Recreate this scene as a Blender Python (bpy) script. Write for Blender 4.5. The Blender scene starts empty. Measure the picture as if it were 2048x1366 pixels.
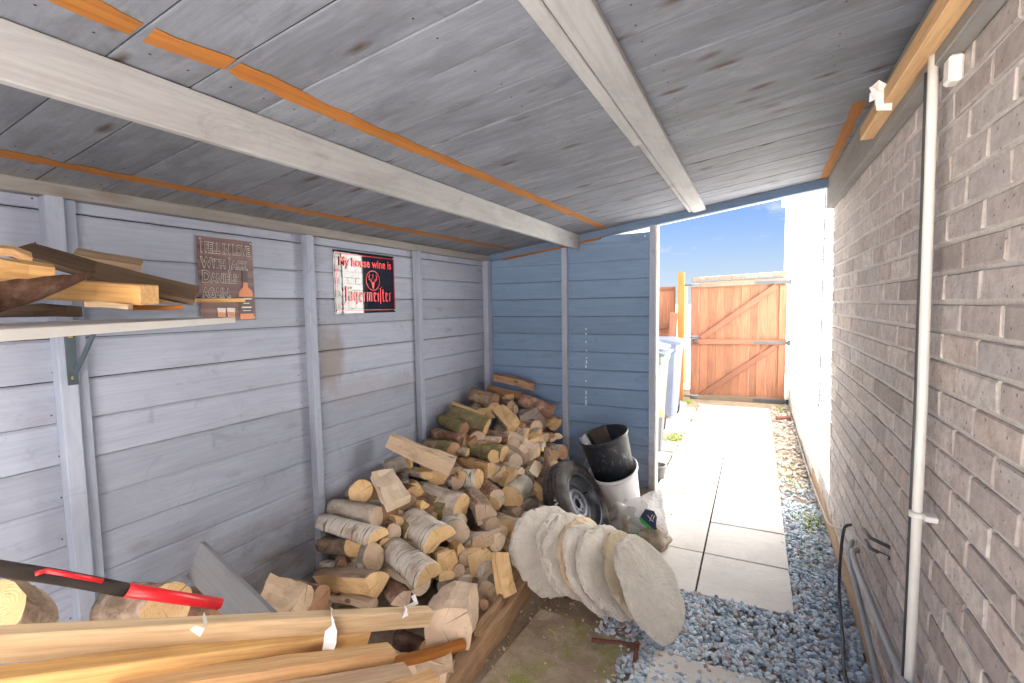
import bpy, bmesh, math, random
import numpy as np
from mathutils import Vector, Matrix
random.seed(11)
RNG = np.random.default_rng(11)
S = bpy.context.scene
COL = S.collection
PI = math.pi

# ---------------------------------------------------------------- camera, light, exposure
FPX = 978.0
RW = Matrix(((0.89496, -0.01910, 0.44575), (0.44583, 0.07294, -0.89214), (-0.01548, 0.99715, 0.07380)))
RW = Matrix([list(r) for r in RW])
_a = RW[1].normalized(); _b = (RW[0] - _a * RW[0].dot(_a)).normalized(); _c = _b.cross(_a)
RW = Matrix((_b, _a, _c))
CAMLOC = Vector((0, 0, 1.5))
cd = bpy.data.cameras.new("camera")
cd.sensor_width = 36; cd.lens = FPX / 2048 * 36; cd.clip_start = .02; cd.clip_end = 3000
cam = bpy.data.objects.new("camera", cd)
cam.matrix_world = Matrix.Translation(CAMLOC) @ RW.to_4x4()
COL.objects.link(cam); S.camera = cam

SUN_DIR = Vector((0.60, -0.10, -0.80)).normalized()      # way the light travels
SUN_STRENGTH = 5.0; SKY_STRENGTH = 0.07; EXPOSURE = 4.3
sd = bpy.data.lights.new("sun", 'SUN'); sd.energy = SUN_STRENGTH; sd.angle = math.radians(.55); sd.color = (1, .975, .94)
so = bpy.data.objects.new("sun", sd); so.rotation_euler = SUN_DIR.to_track_quat('-Z', 'Y').to_euler(); COL.objects.link(so)
W = bpy.data.worlds.new("World"); S.world = W; W.use_nodes = True
wn = W.node_tree.nodes; wl = W.node_tree.links; wn.clear()
sky = wn.new('ShaderNodeTexSky'); sky.sky_type = 'NISHITA'; sky.sun_disc = False
to_sun = -SUN_DIR
sky.sun_elevation = math.asin(to_sun.z); sky.sun_rotation = math.atan2(to_sun.x, to_sun.y)
sky.air_density = 1.0; sky.dust_density = .6; sky.ozone_density = 2.2
tc = wn.new('ShaderNodeTexCoord'); sep = wn.new('ShaderNodeSeparateXYZ'); wl.new(tc.outputs['Generated'], sep.inputs[0])
def wmath(op, a, b=None, clamp=False):
    m = wn.new('ShaderNodeMath'); m.operation = op; m.use_clamp = clamp
    for i, v in enumerate((a, b)):
        if v is None: continue
        if isinstance(v, (int, float)): m.inputs[i].default_value = v
        else: wl.new(v, m.inputs[i])
    return m.outputs[0]
zz = wmath('ADD', wmath('ABSOLUTE', sep.outputs[2]), .16)
cmb = wn.new('ShaderNodeCombineXYZ')
wl.new(wmath('DIVIDE', sep.outputs[0], zz), cmb.inputs[0]); wl.new(wmath('DIVIDE', sep.outputs[1], zz), cmb.inputs[1])
cn = wn.new('ShaderNodeTexNoise'); cn.inputs['Scale'].default_value = 2.6; cn.inputs['Detail'].default_value = 9; cn.inputs['Roughness'].default_value = .66; cn.inputs['Distortion'].default_value = .35
wl.new(cmb.outputs[0], cn.inputs['Vector'])
cr = wn.new('ShaderNodeValToRGB'); cr.color_ramp.elements[0].position = .44; cr.color_ramp.elements[0].color = (0, 0, 0, 1)
cr.color_ramp.elements[1].position = .68; cr.color_ramp.elements[1].color = (.9, .9, .9, 1)
wl.new(cn.outputs['Fac'], cr.inputs[0])
# far clouds close up towards the horizon
hz = wmath('MULTIPLY', wmath('POWER', wmath('SUBTRACT', 1.0, wmath('ABSOLUTE', sep.outputs[2]), True), 6.0), 1.15)
cf = wmath('MAXIMUM', cr.outputs[0], hz, True)
tint = wn.new('ShaderNodeMix'); tint.data_type = 'RGBA'; tint.blend_type = 'MULTIPLY'; tint.inputs[0].default_value = 1
wl.new(sky.outputs[0], tint.inputs[6]); tint.inputs[7].default_value = (.0125, .058, .13, 1)
mx = wn.new('ShaderNodeMix'); mx.data_type = 'RGBA'
wl.new(cf, mx.inputs[0]); wl.new(tint.outputs[2], mx.inputs[6]); mx.inputs[7].default_value = (.52, .60, .68, 1)
bg = wn.new('ShaderNodeBackground'); bg.inputs[1].default_value = SKY_STRENGTH
wl.new(mx.outputs[2], bg.inputs[0]); wo = wn.new('ShaderNodeOutputWorld'); wl.new(bg.outputs[0], wo.inputs[0])
S.view_settings.view_transform = 'Standard'; S.view_settings.look = 'None'; S.view_settings.gamma = 1
S.view_settings.use_curve_mapping = False; S.view_settings.exposure = EXPOSURE
S.render.engine = 'CYCLES'
S.cycles.max_bounces = 8; S.cycles.diffuse_bounces = 6; S.cycles.glossy_bounces = 4; S.cycles.transmission_bounces = 6

# ---------------------------------------------------------------- measuring helpers (photo pixel + a real surface -> metres)
def ray(u, v): return RW @ Vector((u - 1024, -(v - 683), -FPX))
def P(u, v, depth): return CAMLOC + ray(u, v) * (depth / FPX)
def onX(u, v, X): d = ray(u, v); return CAMLOC + d * (X / d.x)
def onY(u, v, Y): d = ray(u, v); return CAMLOC + d * (Y / d.y)
def onZ(u, v, Z): d = ray(u, v); return CAMLOC + d * ((Z - 1.5) / d.z)
def depth_of(p): return -(RW.transposed() @ (Vector(p) - CAMLOC)).z
CR, CU, CB = RW.col[0].copy(), RW.col[1].copy(), RW.col[2].copy()
ROOF_A, ROOF_B = 1.945 + .137 * 2.15, .137
def roof_z(x): return ROOF_A + ROOF_B * x
XL, XR, YB = -2.17, .45, 3.87

# ---------------------------------------------------------------- materials
class Mat:
    def __init__(s, name, rough=.8, spec=.25):
        s.m = bpy.data.materials.new(name); s.m.use_nodes = True
        s.t = s.m.node_tree; s.N = s.t.nodes; s.L = s.t.links
        s.b = s.N['Principled BSDF']; s.b.inputs['Roughness'].default_value = rough
        s.b.inputs['Specular IOR Level'].default_value = spec
    def n(s, typ, ins=None, **attrs):
        o = s.N.new(typ)
        for k, v in attrs.items(): setattr(o, k, v)
        for k, v in (ins or {}).items():
            i = o.inputs[k]
            if hasattr(v, 'is_output') or isinstance(v, bpy.types.NodeSocket): s.L.new(v, i)
            else: i.default_value = v
        return o
    def coord(s, scale=(1, 1, 1), rnd=True, kind='Object'):
        tcn = s.n('ShaderNodeTexCoord')
        v = tcn.outputs[kind]
        if rnd:
            oi = s.n('ShaderNodeObjectInfo')
            ml = s.n('ShaderNodeVectorMath', {0: (13.1, 7.7, 19.3)}, operation='SCALE'); s.L.new(oi.outputs['Random'], ml.inputs['Scale'])
            v = s.n('ShaderNodeVectorMath', {0: v, 1: ml.outputs[0]}, operation='ADD').outputs[0]
        return s.n('ShaderNodeMapping', {'Vector': v, 'Scale': scale}).outputs[0]
    def noise(s, vec, scale=1, detail=4, rough=.55, dist=0):
        return s.n('ShaderNodeTexNoise', {'Vector': vec, 'Scale': scale, 'Detail': detail, 'Roughness': rough, 'Distortion': dist}).outputs['Fac']
    def ramp(s, fac, stops):
        r = s.n('ShaderNodeValToRGB', {'Fac': fac}); e = r.color_ramp.elements
        while len(e) < len(stops): e.new(.5)
        for i, (p, c) in enumerate(stops):
            e[i].position = p; e[i].color = (c, c, c, 1) if isinstance(c, (int, float)) else (*c, 1)
        return r.outputs[0]
    def mix(s, f, a, b, mode='MIX'):
        x = s.n('ShaderNodeMix', data_type='RGBA', blend_type=mode)
        for k, v in ((0, f), (6, a), (7, b)):
            if isinstance(v, bpy.types.NodeSocket): s.L.new(v, x.inputs[k])
            elif k == 0: x.inputs[k].default_value = v
            else: x.inputs[k].default_value = (*v, 1)
        return x.outputs[2]
    def math(s, op, a, b=0.0, clamp=False):
        x = s.n('ShaderNodeMath', operation=op, use_clamp=clamp)
        for k, v in enumerate((a, b)):
            if isinstance(v, bpy.types.NodeSocket): s.L.new(v, x.inputs[k])
            else: x.inputs[k].default_value = v
        return x.outputs[0]
    def rand(s): return s.n('ShaderNodeObjectInfo').outputs['Random']
    def island(s): return s.n('ShaderNodeNewGeometry').outputs['Random Per Island']
    def color(s, c):
        if isinstance(c, bpy.types.NodeSocket): s.L.new(c, s.b.inputs['Base Color'])
        else: s.b.inputs['Base Color'].default_value = (*c, 1)
        return s
    def bump(s, h, strength=.3, dist=.01):
        b = s.n('ShaderNodeBump', {'Height': h, 'Strength': strength, 'Distance': dist}); s.L.new(b.outputs[0], s.b.inputs['Normal']); return s

def wood_nodes(m, c1, c2, cd_, knots=.5, fine=1.0, vary=.25, ring=1.0):
    """grain along local X; returns colour and height"""
    v = m.coord((.9, 9, 9)); vf = m.coord((5, 110, 110))
    g = m.noise(v, 2.2 * ring, 5, .6, .6)
    f = m.noise(vf, 1, 3, .6)
    col = m.mix(m.ramp(g, [(.3, 0.), (.7, 1.)]), c1, c2)
    col = m.mix(m.math('MULTIPLY', m.ramp(f, [(.35, 1.), (.6, 0.)]), .35 * fine), col, cd_)
    kv = m.coord((1.3, 6.5, 6.5))
    kn = m.n('ShaderNodeTexVoronoi', {'Vector': m.n('ShaderNodeVectorMath', {0: kv, 1: (0, 0, 0)}, operation='ADD').outputs[0], 'Scale': 1.15, 'Randomness': 1.}).outputs['Distance']
    kd = m.math('ADD', kn, m.math('MULTIPLY', m.noise(m.coord((14, 40, 40)), 1, 3), .12))
    km = m.math('MULTIPLY', m.ramp(kd, [(.11, 1.), (.2, 0.)]), knots)
    col = m.mix(km, col, cd_)
    if vary:
        r = m.rand(); col = m.mix(1.0, col, m.ramp(r, [(0, 1 - vary), (1, 1.0)]), 'MULTIPLY')
    return col, m.math('SUBTRACT', m.math('ADD', m.math('MULTIPLY', g, .5), m.math('MULTIPLY', f, .35)), m.math('MULTIPLY', km, .4))

def wood(name, c1, c2, cd_, knots=.5, rough=.75, bump=.25, **k):
    m = Mat(name, rough); c, h = wood_nodes(m, c1, c2, cd_, knots, **k); m.color(c).bump(h, bump, .004); return m.m

def painted(name, paint, paint2, under, wear=.5, stain=.5, bump=.3, local_stain=None, gs=(.8, 7, 7), ks=1.25):
    m = Mat(name, .72, .3)
    v = m.coord(gs); g = m.noise(v, 2.4, 7, .66, .9)
    col = m.mix(m.ramp(g, [(.3, 0.), (.72, 1.)]), paint, paint2)
    f = m.noise(m.coord((3.5, 95, 95)), 1, 4, .6)
    col = m.mix(m.math('MULTIPLY', m.ramp(f, [(.36, 1.), (.55, 0.)]), .2), col, tuple(x * .62 for x in paint))
    big = m.noise(m.coord((1.6, 4.2, 4.2)), 1.6, 7, .7, .6)
    bm_ = m.math('MULTIPLY', m.ramp(big, [(.46, 0.), (.66, 1.)]), stain)
    col = m.mix(bm_, col, tuple((a * .55 + b * .28) for a, b in zip(paint, under)))
    kv = m.coord((2.0, 5.5, 5.5))
    kn = m.n('ShaderNodeTexVoronoi', {'Vector': kv, 'Scale': ks, 'Randomness': 1.}).outputs['Distance']
    kd = m.math('ADD', kn, m.math('MULTIPLY', m.noise(m.coord((12, 38, 38)), 1, 4), .2))
    km = m.ramp(kd, [(.15, 1.), (.27, 0.)])
    col = m.mix(m.math('MULTIPLY', km, wear), col, under)
    w2 = m.noise(m.coord((2.2, 26, 26)), 1.3, 6, .7)
    col = m.mix(m.math('MULTIPLY', m.ramp(w2, [(.57, 0.), (.68, 1.)]), wear * .38), col, tuple(.55 * a + .45 * b for a, b in zip(paint, under)))
    if local_stain:
        pos = m.n('ShaderNodeNewGeometry').outputs['Position']
        for (cc, rr, amt, sc) in local_stain:
            d = m.n('ShaderNodeVectorMath', {0: pos, 1: cc}, operation='SUBTRACT').outputs[0]
            d = m.n('ShaderNodeVectorMath', {0: d, 1: rr}, operation='DIVIDE').outputs[0]
            ln = m.n('ShaderNodeVectorMath', {0: d}, operation='LENGTH').outputs['Value']
            nz = m.noise(m.n('ShaderNodeMapping', {'Vector': pos, 'Scale': (9, 9, 5)}).outputs[0], 1.2, 5, .65)
            mm = m.ramp(m.math('ADD', ln, m.math('MULTIPLY', m.math('SUBTRACT', nz, .5), 1.3)), [(.45, 1.), (1.05, 0.)])
            col = m.mix(m.math('MULTIPLY', mm, amt), col, sc)
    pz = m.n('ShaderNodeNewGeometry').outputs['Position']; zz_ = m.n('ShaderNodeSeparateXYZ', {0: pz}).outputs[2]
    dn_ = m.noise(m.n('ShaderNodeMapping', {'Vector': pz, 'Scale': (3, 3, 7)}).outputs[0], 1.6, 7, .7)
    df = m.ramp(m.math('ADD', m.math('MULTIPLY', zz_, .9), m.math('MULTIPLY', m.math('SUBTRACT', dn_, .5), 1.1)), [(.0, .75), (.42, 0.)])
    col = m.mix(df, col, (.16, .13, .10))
    sc_ = m.noise(m.n('ShaderNodeMapping', {'Vector': pz, 'Scale': (2, 2, 2)}).outputs[0], 3.1, 9, .75, 1.2)
    col = m.mix(m.math('MULTIPLY', m.ramp(sc_, [(.58, 0.), (.68, 1.)]), .35), col, tuple(.45 * a for a in paint))
    r = m.rand(); col = m.mix(1.0, col, m.ramp(r, [(0, .84), (1, 1.05)]), 'MULTIPLY')
    m.color(col)
    h = m.math('SUBTRACT', m.math('ADD', m.math('MULTIPLY', g, .4), m.math('MULTIPLY', f, .35)), m.math('MULTIPLY', km, .25))
    m.bump(h, bump, .004); return m.m

def plain(name, c, rough=.5, spec=.4, nz=.08, scale=20, metal=0):
    m = Mat(name, rough, spec); n = m.noise(m.coord((scale,) * 3), 1, 4, .6)
    m.color(m.mix(m.ramp(n, [(.3, 0.), (.7, 1.)]), tuple(x * (1 - nz) for x in c), tuple(min(1, x * (1 + nz)) for x in c)))
    m.bump(n, .08, .002); m.b.inputs['Metallic'].default_value = metal; return m.m

M = {}
stains = [((-2.15, 2.02, 1.22), (.2, .12, .24), .75, (.20, .17, .15)), ((-2.15, 2.2, 1.0), (.2, .4, .1), .3, (.27, .24, .22)),
          ((-2.15, 2.62, .98), (.2, .18, .09), .35, (.22, .2, .2))]
M['wall'] = painted('grey_blue_paint', (.31, .35, .44), (.36, .40, .495), (.20, .19, .20), .45, .30, .25, stains)
M['back'] = painted('blue_paint', (.19, .295, .465), (.225, .34, .52), (.16, .17, .22), .35, .2)
M['stud'] = painted('stud_paint', (.34, .39, .50), (.40, .45, .55), (.25, .24, .25), .3, .3)
M['rail'] = painted('rail_paint', (.14, .22, .36), (.18, .27, .43), (.25, .17, .13), .3, .2)
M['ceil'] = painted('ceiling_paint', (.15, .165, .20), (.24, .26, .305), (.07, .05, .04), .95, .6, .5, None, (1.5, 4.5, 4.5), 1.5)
M['beam'] = painted('beam_paint', (.36, .365, .37), (.43, .435, .44), (.22, .19, .16), .6, .55, .4)
M['plate2'] = painted('dull_grey_paint', (.19, .2, .225), (.23, .24, .26), (.3, .2, .16), .3, .3)
M['plate'] = painted('weathered_plate', (.27, .26, .25), (.34, .33, .32), (.2, .16, .13), .6, .5, .4)
M['bare'] = wood('bare_orange_strip', (.34, .125, .022), (.44, .18, .04), (.18, .07, .025), .3)
M['newwood'] = wood('new_batten_wood', (.72, .44, .20), (.80, .53, .28), (.33, .15, .07), .9, .6)
M['plankA'] = wood('pale_batten_wood', (.76, .55, .32), (.84, .66, .43), (.35, .2, .1), .7, .6)
M['plankB'] = wood('orange_batten_wood', (.76, .44, .15), (.84, .54, .23), (.28, .12, .05), 1., .55)
M['plankC'] = wood('weathered_batten_wood', (.50, .36, .24), (.64, .47, .31), (.2, .13, .09), .6, .7)
M['darkplank'] = wood('dark_weathered_board', (.13, .085, .055), (.22, .15, .095), (.05, .035, .025), .5, .7)
M['sleeper'] = wood('old_sleeper_wood', (.33, .21, .13), (.56, .36, .20), (.14, .09, .07), .6, .8, .9)
M['fence'] = wood('orange_fence_wood', (.245, .10, .057), (.33, .155, .092), (.11, .045, .025), .9, .75, vary=.3)
M['gatebrace'] = wood('gate_brace_wood', (.19, .08, .05), (.26, .115, .075), (.1, .045, .03), .5, .8)
M['gatetop'] = wood('weathered_gate_wood', (.19, .14, .10), (.25, .195, .15), (.1, .07, .05), .5, .8)
M['post'] = wood('fence_post_wood', (.27, .115, .03), (.34, .155, .045), (.18, .07, .02), .6, .7)
M['whiteboard'] = plain('white_melamine', (.78, .76, .72), .35, .5, .02)
M['whitepvc'] = plain('white_pvc', (.78, .78, .76), .3, .5, .03)
M['greypipe'] = plain('grey_conduit_plastic', (.34, .35, .38), .45, .4, .05)
M['blackcable'] = plain('black_cable', (.05, .05, .06), .5, .4, .05)
M['greycable'] = plain('grey_cable', (.45, .43, .42), .5, .4, .05)
M['iron'] = plain('black_iron', (.05, .055, .065), .5, .5, .2)
M['galv'] = plain('galvanised_steel', (.42, .44, .46), .4, .5, .1, metal=.7)
M['brass'] = plain('brass_screw', (.75, .55, .2), .3, .5, .05, metal=.9)
M['bracket'] = plain('teal_grey_bracket', (.06, .085, .105), .5, .4, .1)
M['tape'] = plain('white_tape', (.82, .83, .84), .45, .4, .02)
M['redgrip'] = plain('red_fibreglass', (.75, .02, .03), .35, .5, .04)
M['blackgrip'] = plain('black_rubber_grip', (.035, .028, .025), .6, .3, .1)
M['black'] = plain('matt_black', (.012, .011, .011), .9, .05)

def brickmat(name, stops, rnd, rough=.9, grime=.5):
    m = Mat(name, rough, .15)
    r = m.rand() if rnd else m.island()
    c = m.ramp(r, stops)
    co = m.coord((1, 1, 1), rnd)
    n1 = m.noise(co, 26, 6, .7); n2 = m.noise(co, 160, 3, .6)
    c = m.mix(m.math('MULTIPLY', m.ramp(n1, [(.4, 0.), (.62, 1.)]), grime), c, tuple(x * .62 for x in stops[0][1]))
    pos = m.n('ShaderNodeNewGeometry').outputs['Position']
    pn = m.noise(pos, 1.7, 5, .6)
    c = m.mix(m.math('MULTIPLY', m.ramp(pn, [(.45, 0.), (.7, 1.)]), grime * .8), c, tuple(x * .75 for x in stops[-1][1]))
    vo = m.n('ShaderNodeTexVoronoi', {'Vector': co, 'Scale': 38.}).outputs['Distance']
    pit = m.ramp(vo, [(.08, 1.), (.16, 0.)])
    c = m.mix(m.math('MULTIPLY', pit, .6 * (grime > .2)), c, tuple(x * .35 for x in stops[0][1]))
    m.color(c); m.bump(m.math('SUBTRACT', m.math('ADD', n1, m.math('MULTIPLY', n2, .6)), m.math('MULTIPLY', pit, .8)), .55, .004); return m.m
bst = [(0, (.40, .35, .335)), (.12, (.50, .44, .42)), (.4, (.64, .58, .56)), (.7, (.53, .50, .50)), (.85, (.66, .56, .51)), (1, (.70, .67, .65))]
M['brick'] = brickmat('grey_buff_brick', bst, True)
M['brickstuff'] = brickmat('grey_buff_brick_far', bst, False)
M['whitebrick'] = brickmat('white_painted_brick', [(0, (.74, .735, .70)), (1, (.80, .795, .77))], False, .8, .08)
def mortar(name, c):
    m = Mat(name, .95, .1); pos = m.n('ShaderNodeNewGeometry').outputs['Position']; n = m.noise(pos, 60, 6, .7)
    m.color(m.mix(m.ramp(n, [(.3, 0.), (.7, 1.)]), tuple(x * .75 for x in c), c)); m.bump(n, .6, .004); return m.m
M['mortar'] = mortar('buff_mortar', (.74, .715, .69)); M['whitemortar'] = mortar('white_painted_mortar', (.74, .73, .7))
M['plinth'] = mortar('sandy_render_plinth', (.56, .40, .28))

def slabmat():
    m = Mat('pale_stone_slab', .75, .2); co = m.coord((1, 1, 1)); n = m.noise(co, 4, 7, .65, .6); n2 = m.noise(co, 60, 4, .7)
    c = m.mix(m.ramp(n, [(.35, 0.), (.65, 1.)]), (.60, .585, .565), (.68, .67, .65))
    v = m.ramp(m.noise(m.coord((1, 2.4, 1)), 6, 6, .6, 2.0), [(.47, 0.), (.5, 1.), (.53, 0.)])
    c = m.mix(m.math('MULTIPLY', v, .3), c, (.45, .4, .34))
    c = m.mix(m.math('MULTIPLY', m.ramp(m.noise(co, 1.7, 5, .6), [(.5, 0.), (.75, 1.)]), .3), c, (.5, .43, .34))
    m.color(c).bump(m.math('ADD', n, m.math('MULTIPLY', n2, .3)), .35, .008); return m.m
M['slab'] = slabmat()
def earth():
    m = Mat('damp_earth', .95, .1); pos = m.n('ShaderNodeNewGeometry').outputs['Position']; n = m.noise(pos, 5, 8, .7); f = m.noise(pos, 80, 5, .7)
    c = m.mix(m.ramp(n, [(.3, 0.), (.7, 1.)]), (.23, .17, .115), (.42, .34, .25))
    c = m.mix(m.math('MULTIPLY', m.ramp(f, [(.5, 0.), (.66, 1.)]), .5), c, (.36, .3, .24))
    m.color(c).bump(m.math('ADD', n, f), .8, .012); return m.m
M['earth'] = earth()
M['dirt'] = plain('dark_joint_dirt', (.03, .025, .02), .95, .1, .3)
def mossy():
    m = Mat('mossy_concrete', .92, .12); pos = m.n('ShaderNodeNewGeometry').outputs['Position']; n = m.noise(pos, 9, 8, .7, .4); f = m.noise(pos, 120, 4, .7); g = m.noise(pos, 5.3, 6, .65)
    c = m.mix(m.ramp(n, [(.3, 0.), (.7, 1.)]), (.30, .23, .155), (.55, .47, .36))
    c = m.mix(m.ramp(g, [(.46, 0.), (.60, .9)]), c, (.28, .31, .08))
    c = m.mix(m.math('MULTIPLY', m.ramp(f, [(.55, 0.), (.65, 1.)]), .6), c, (.48, .42, .35))
    m.color(c).bump(m.math('ADD', n, f), .6, .008); return m.m
M['mossy'] = mossy()
def gravelmat():
    m = Mat('blue_grey_gravel', .7, .3); r = m.island()
    c = m.ramp(r, [(0, (.24, .32, .40)), (.3, (.46, .57, .67)), (.62, (.62, .73, .81)), (.85, (.74, .81, .86)), (.95, (.40, .27, .22)), (1, (.72, .74, .76))])
    n = m.noise(m.coord((1, 1, 1), False), 90, 5, .7)
    m.color(m.mix(m.math('MULTIPLY', m.ramp(n, [(.45, 0.), (.7, 1.)]), .4), c, (.5, .54, .58))).bump(n, .4, .003); return m.m
M['gravel'] = gravelmat()
def rubblemat():
    m = Mat('pale_rubble', .85, .2); r = m.island()
    c = m.ramp(r, [(0, (.30, .24, .2)), (.35, (.5, .44, .38)), (.8, (.62, .58, .53)), (1, (.35, .2, .14))])
    n = m.noise(m.coord((1, 1, 1), False), 70, 5, .7); m.color(c).bump(n, .5, .004); return m.m
M['rubble'] = rubblemat()
def stonemat(name, c1, c2):
    m = Mat(name, .92, .12); co = m.coord((1, 1, 1)); n = m.noise(co, 7, 8, .7, .3); f = m.noise(co, 120, 4, .7); v = m.n('ShaderNodeTexVoronoi', {'Vector': co, 'Scale': 55.}).outputs['Distance']
    c = m.mix(m.ramp(n, [(.32, 0.), (.68, 1.)]), c1, c2)
    c = m.mix(m.math('MULTIPLY', m.ramp(f, [(.5, 0.), (.7, 1.)]), .35), c, tuple(x * .6 for x in c1))
    c = m.mix(m.math('MULTIPLY', m.ramp(v, [(.05, 1.), (.12, 0.)]), .4), c, tuple(x * .5 for x in c1))
    m.color(c).bump(m.math('ADD', n, m.math('MULTIPLY', f, .5)), .75, .011); return m.m
M['stone'] = stonemat('grey_buff_stone', (.56, .53, .475), (.75, .715, .65))
M['stonewarm'] = stonemat('warm_buff_stone', (.60, .47, .31), (.74, .61, .44))
M['stonetan'] = stonemat('tan_stone', (.46, .39, .27), (.58, .51, .38))

# --- firewood
def barkmat(name, c1, c2, c3, scale=1.0, moss=None, birch=False, b=.9):
    m = Mat(name, .9, .12)
    v = m.coord((7, 22, 22)) if not birch else m.coord((30, 7, 7))
    n = m.noise(v, scale, 8, .68, .8); f = m.noise(m.coord((60, 90, 90)), 1, 4, .6)
    c = m.mix(m.ramp(n, [(.3, 0.), (.66, 1.)]), c1, c2)
    p = m.noise(m.coord((9, 9, 9)), 1.1, 5, .65)
    c = m.mix(m.ramp(p, [(.5, 0.), (.66, .9)]), c, c3)
    if moss: c = m.mix(m.math('MULTIPLY', m.ramp(m.noise(m.coord((14, 14, 14)), 1.3, 6, .7), [(.44, 0.), (.58, 1.)]), .8), c, moss)
    if birch: c = m.mix(m.ramp(m.noise(m.coord((46, 6, 6)), 1.5, 3, .5), [(.58, 0.), (.66, .85)]), c, (.09, .075, .065))
    m.color(m.mix(1., c, m.ramp(m.rand(), [(0, .8), (1, 1.1)]), 'MULTIPLY'))
    m.bump(m.math('ADD', n, m.math('MULTIPLY', f, .3)), b, .012); return m.m
BK = {
 'brown': barkmat('brown_bark', (.13, .09, .065), (.42, .31, .23), (.55, .43, .33)),
 'red': barkmat('reddish_bark', (.12, .065, .05), (.34, .20, .14), (.46, .32, .24)),
 'dark': barkmat('dark_bark', (.04, .024, .02), (.11, .06, .05), (.16, .10, .085)),
 'grey': barkmat('grey_bark', (.24, .20, .165), (.56, .50, .43), (.66, .61, .54), .7, b=.6),
 'moss': barkmat('mossy_bark', (.10, .075, .045), (.27, .22, .14), (.35, .30, .2), 1., (.26, .25, .09)),
 'birch': barkmat('silver_birch_bark', (.52, .48, .42), (.74, .70, .64), (.42, .31, .23), .8, None, True, .5),
}
def endmat(name, c1, c2, cdk):
    m = Mat(name, .8, .15); v = m.coord((1, 1, 1), False)
    oi = m.rand(); sh = m.n('ShaderNodeCombineXYZ', {1: m.math('MULTIPLY', m.math('SUBTRACT', oi, .5), .05), 2: m.math('MULTIPLY', m.math('SUBTRACT', m.math('FRACT', m.math('MULTIPLY', oi, 7.3)), .5), .05)}).outputs[0]
    v = m.n('ShaderNodeVectorMath', {0: v, 1: sh}, operation='ADD').outputs[0]
    flat = m.n('ShaderNodeVectorMath', {0: v, 1: (0, 1, 1)}, operation='MULTIPLY').outputs[0]
    nz = m.noise(v, 14, 4, .6)
    d = m.n('ShaderNodeVectorMath', {0: flat}, operation='LENGTH').outputs['Value']
    rr = m.math('SINE', m.math('MULTIPLY', m.math('ADD', d, m.math('MULTIPLY', nz, .02)), 900.))
    c = m.mix(m.ramp(nz, [(.3, 0.), (.7, 1.)]), c1, c2)
    c = m.mix(m.math('MULTIPLY', m.ramp(rr, [(.4, 0.), (1, 1.)]), .15), c, cdk)
    c = m.mix(m.ramp(m.noise(v, 60, 4, .7), [(.55, 0.), (.72, .55)]), c, cdk)
    ck = m.noise(m.n('ShaderNodeVectorMath', {0: flat}, operation='NORMALIZE').outputs[0], 7, 2, .4)
    c = m.mix(m.ramp(ck, [(.66, 0.), (.70, .8)]), c, tuple(x * .3 for x in cdk))
    m.color(m.mix(1., c, m.ramp(m.rand(), [(0, .8), (1, 1.08)]), 'MULTIPLY')).bump(m.math('ADD', rr, m.math('MULTIPLY', nz, 3)), .25, .004); return m.m
def splitmat(name, c1, c2, cdk):
    m = Mat(name, .8, .15)
    g = m.noise(m.coord((2.5, 38, 38)), 1, 6, .65, .8); p = m.noise(m.coord((6, 14, 14)), 1, 5, .6)
    c = m.mix(m.ramp(g, [(.3, 0.), (.7, 1.)]), c1, c2)
    c = m.mix(m.ramp(p, [(.52, 0.), (.7, .6)]), c, cdk)
    kn = m.n('ShaderNodeTexVoronoi', {'Vector': m.coord((5, 12, 12)), 'Scale': 1.}).outputs['Distance']
    c = m.mix(m.ramp(kn, [(.1, .8), (.17, 0.)]), c, tuple(x * .5 for x in cdk))
    m.color(m.mix(1., c, m.ramp(m.rand(), [(0, .82), (1, 1.08)]), 'MULTIPLY')).bump(m.math('ADD', g, p), .7, .01); return m.m
WD = {}
for k, (a, b, c) in {'yellow': ((.72, .50, .24), (.82, .62, .36), (.46, .26, .12)), 'orange': ((.62, .42, .21), (.74, .54, .30), (.38, .18, .08)),
                     'pink': ((.57, .44, .32), (.68, .55, .42), (.40, .24, .16)), 'pale': ((.72, .58, .41), (.82, .70, .54), (.48, .34, .22)),
                     'brown': ((.30, .17, .10), (.42, .26, .16), (.14, .08, .05)), 'greyw': ((.22, .18, .16), (.34, .29, .26), (.12, .09, .08)),
                     'tan': ((.54, .40, .27), (.68, .54, .39), (.26, .17, .11))}.items():
    WD[k] = (endmat(k + '_end_grain', a, b, c), splitmat(k + '_split_wood', a, b, c))

# ---------------------------------------------------------------- object helpers
def link(name, me, parent=None, mats=()):
    o = bpy.data.objects.new(name, me); COL.objects.link(o)
    if me is not None and mats:
        for m in mats: me.materials.append(m)
    if parent is not None: o.parent = parent
    return o
def thing(name, label, cat, loc=(0, 0, 0), group=None):
    o = bpy.data.objects.new(name, None); o.empty_display_size = .1; COL.objects.link(o); o.location = loc
    return tag(o, label, cat, group)
def tag(o, label, cat, group=None):
    o['label'] = label; o['category'] = cat
    if group: o['group'] = group
    return o
def bm_obj(name, bm, mats, parent=None, smooth=False, matrix=None):
    me = bpy.data.meshes.new(name); bmesh.ops.recalc_face_normals(bm, faces=bm.faces); bm.to_mesh(me); bm.free()
    if smooth:
        for p in me.polygons: p.use_smooth = True
    o = link(name, me, parent, mats if isinstance(mats, (list, tuple)) else [mats])
    if matrix is not None: place(o, matrix)
    return o
LOCAL_COORDS = {'garden_gate', 'hinge_post', 'gate_post', 'boarded_fence', 'leaning_fence_board'}   # parts of these are given from the thing's own base
def place(o, mat):
    if o.parent is not None and o.parent.name not in LOCAL_COORDS: mat = Matrix.Translation(-Vector(o.parent.location)) @ mat
    o.matrix_local = mat
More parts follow.
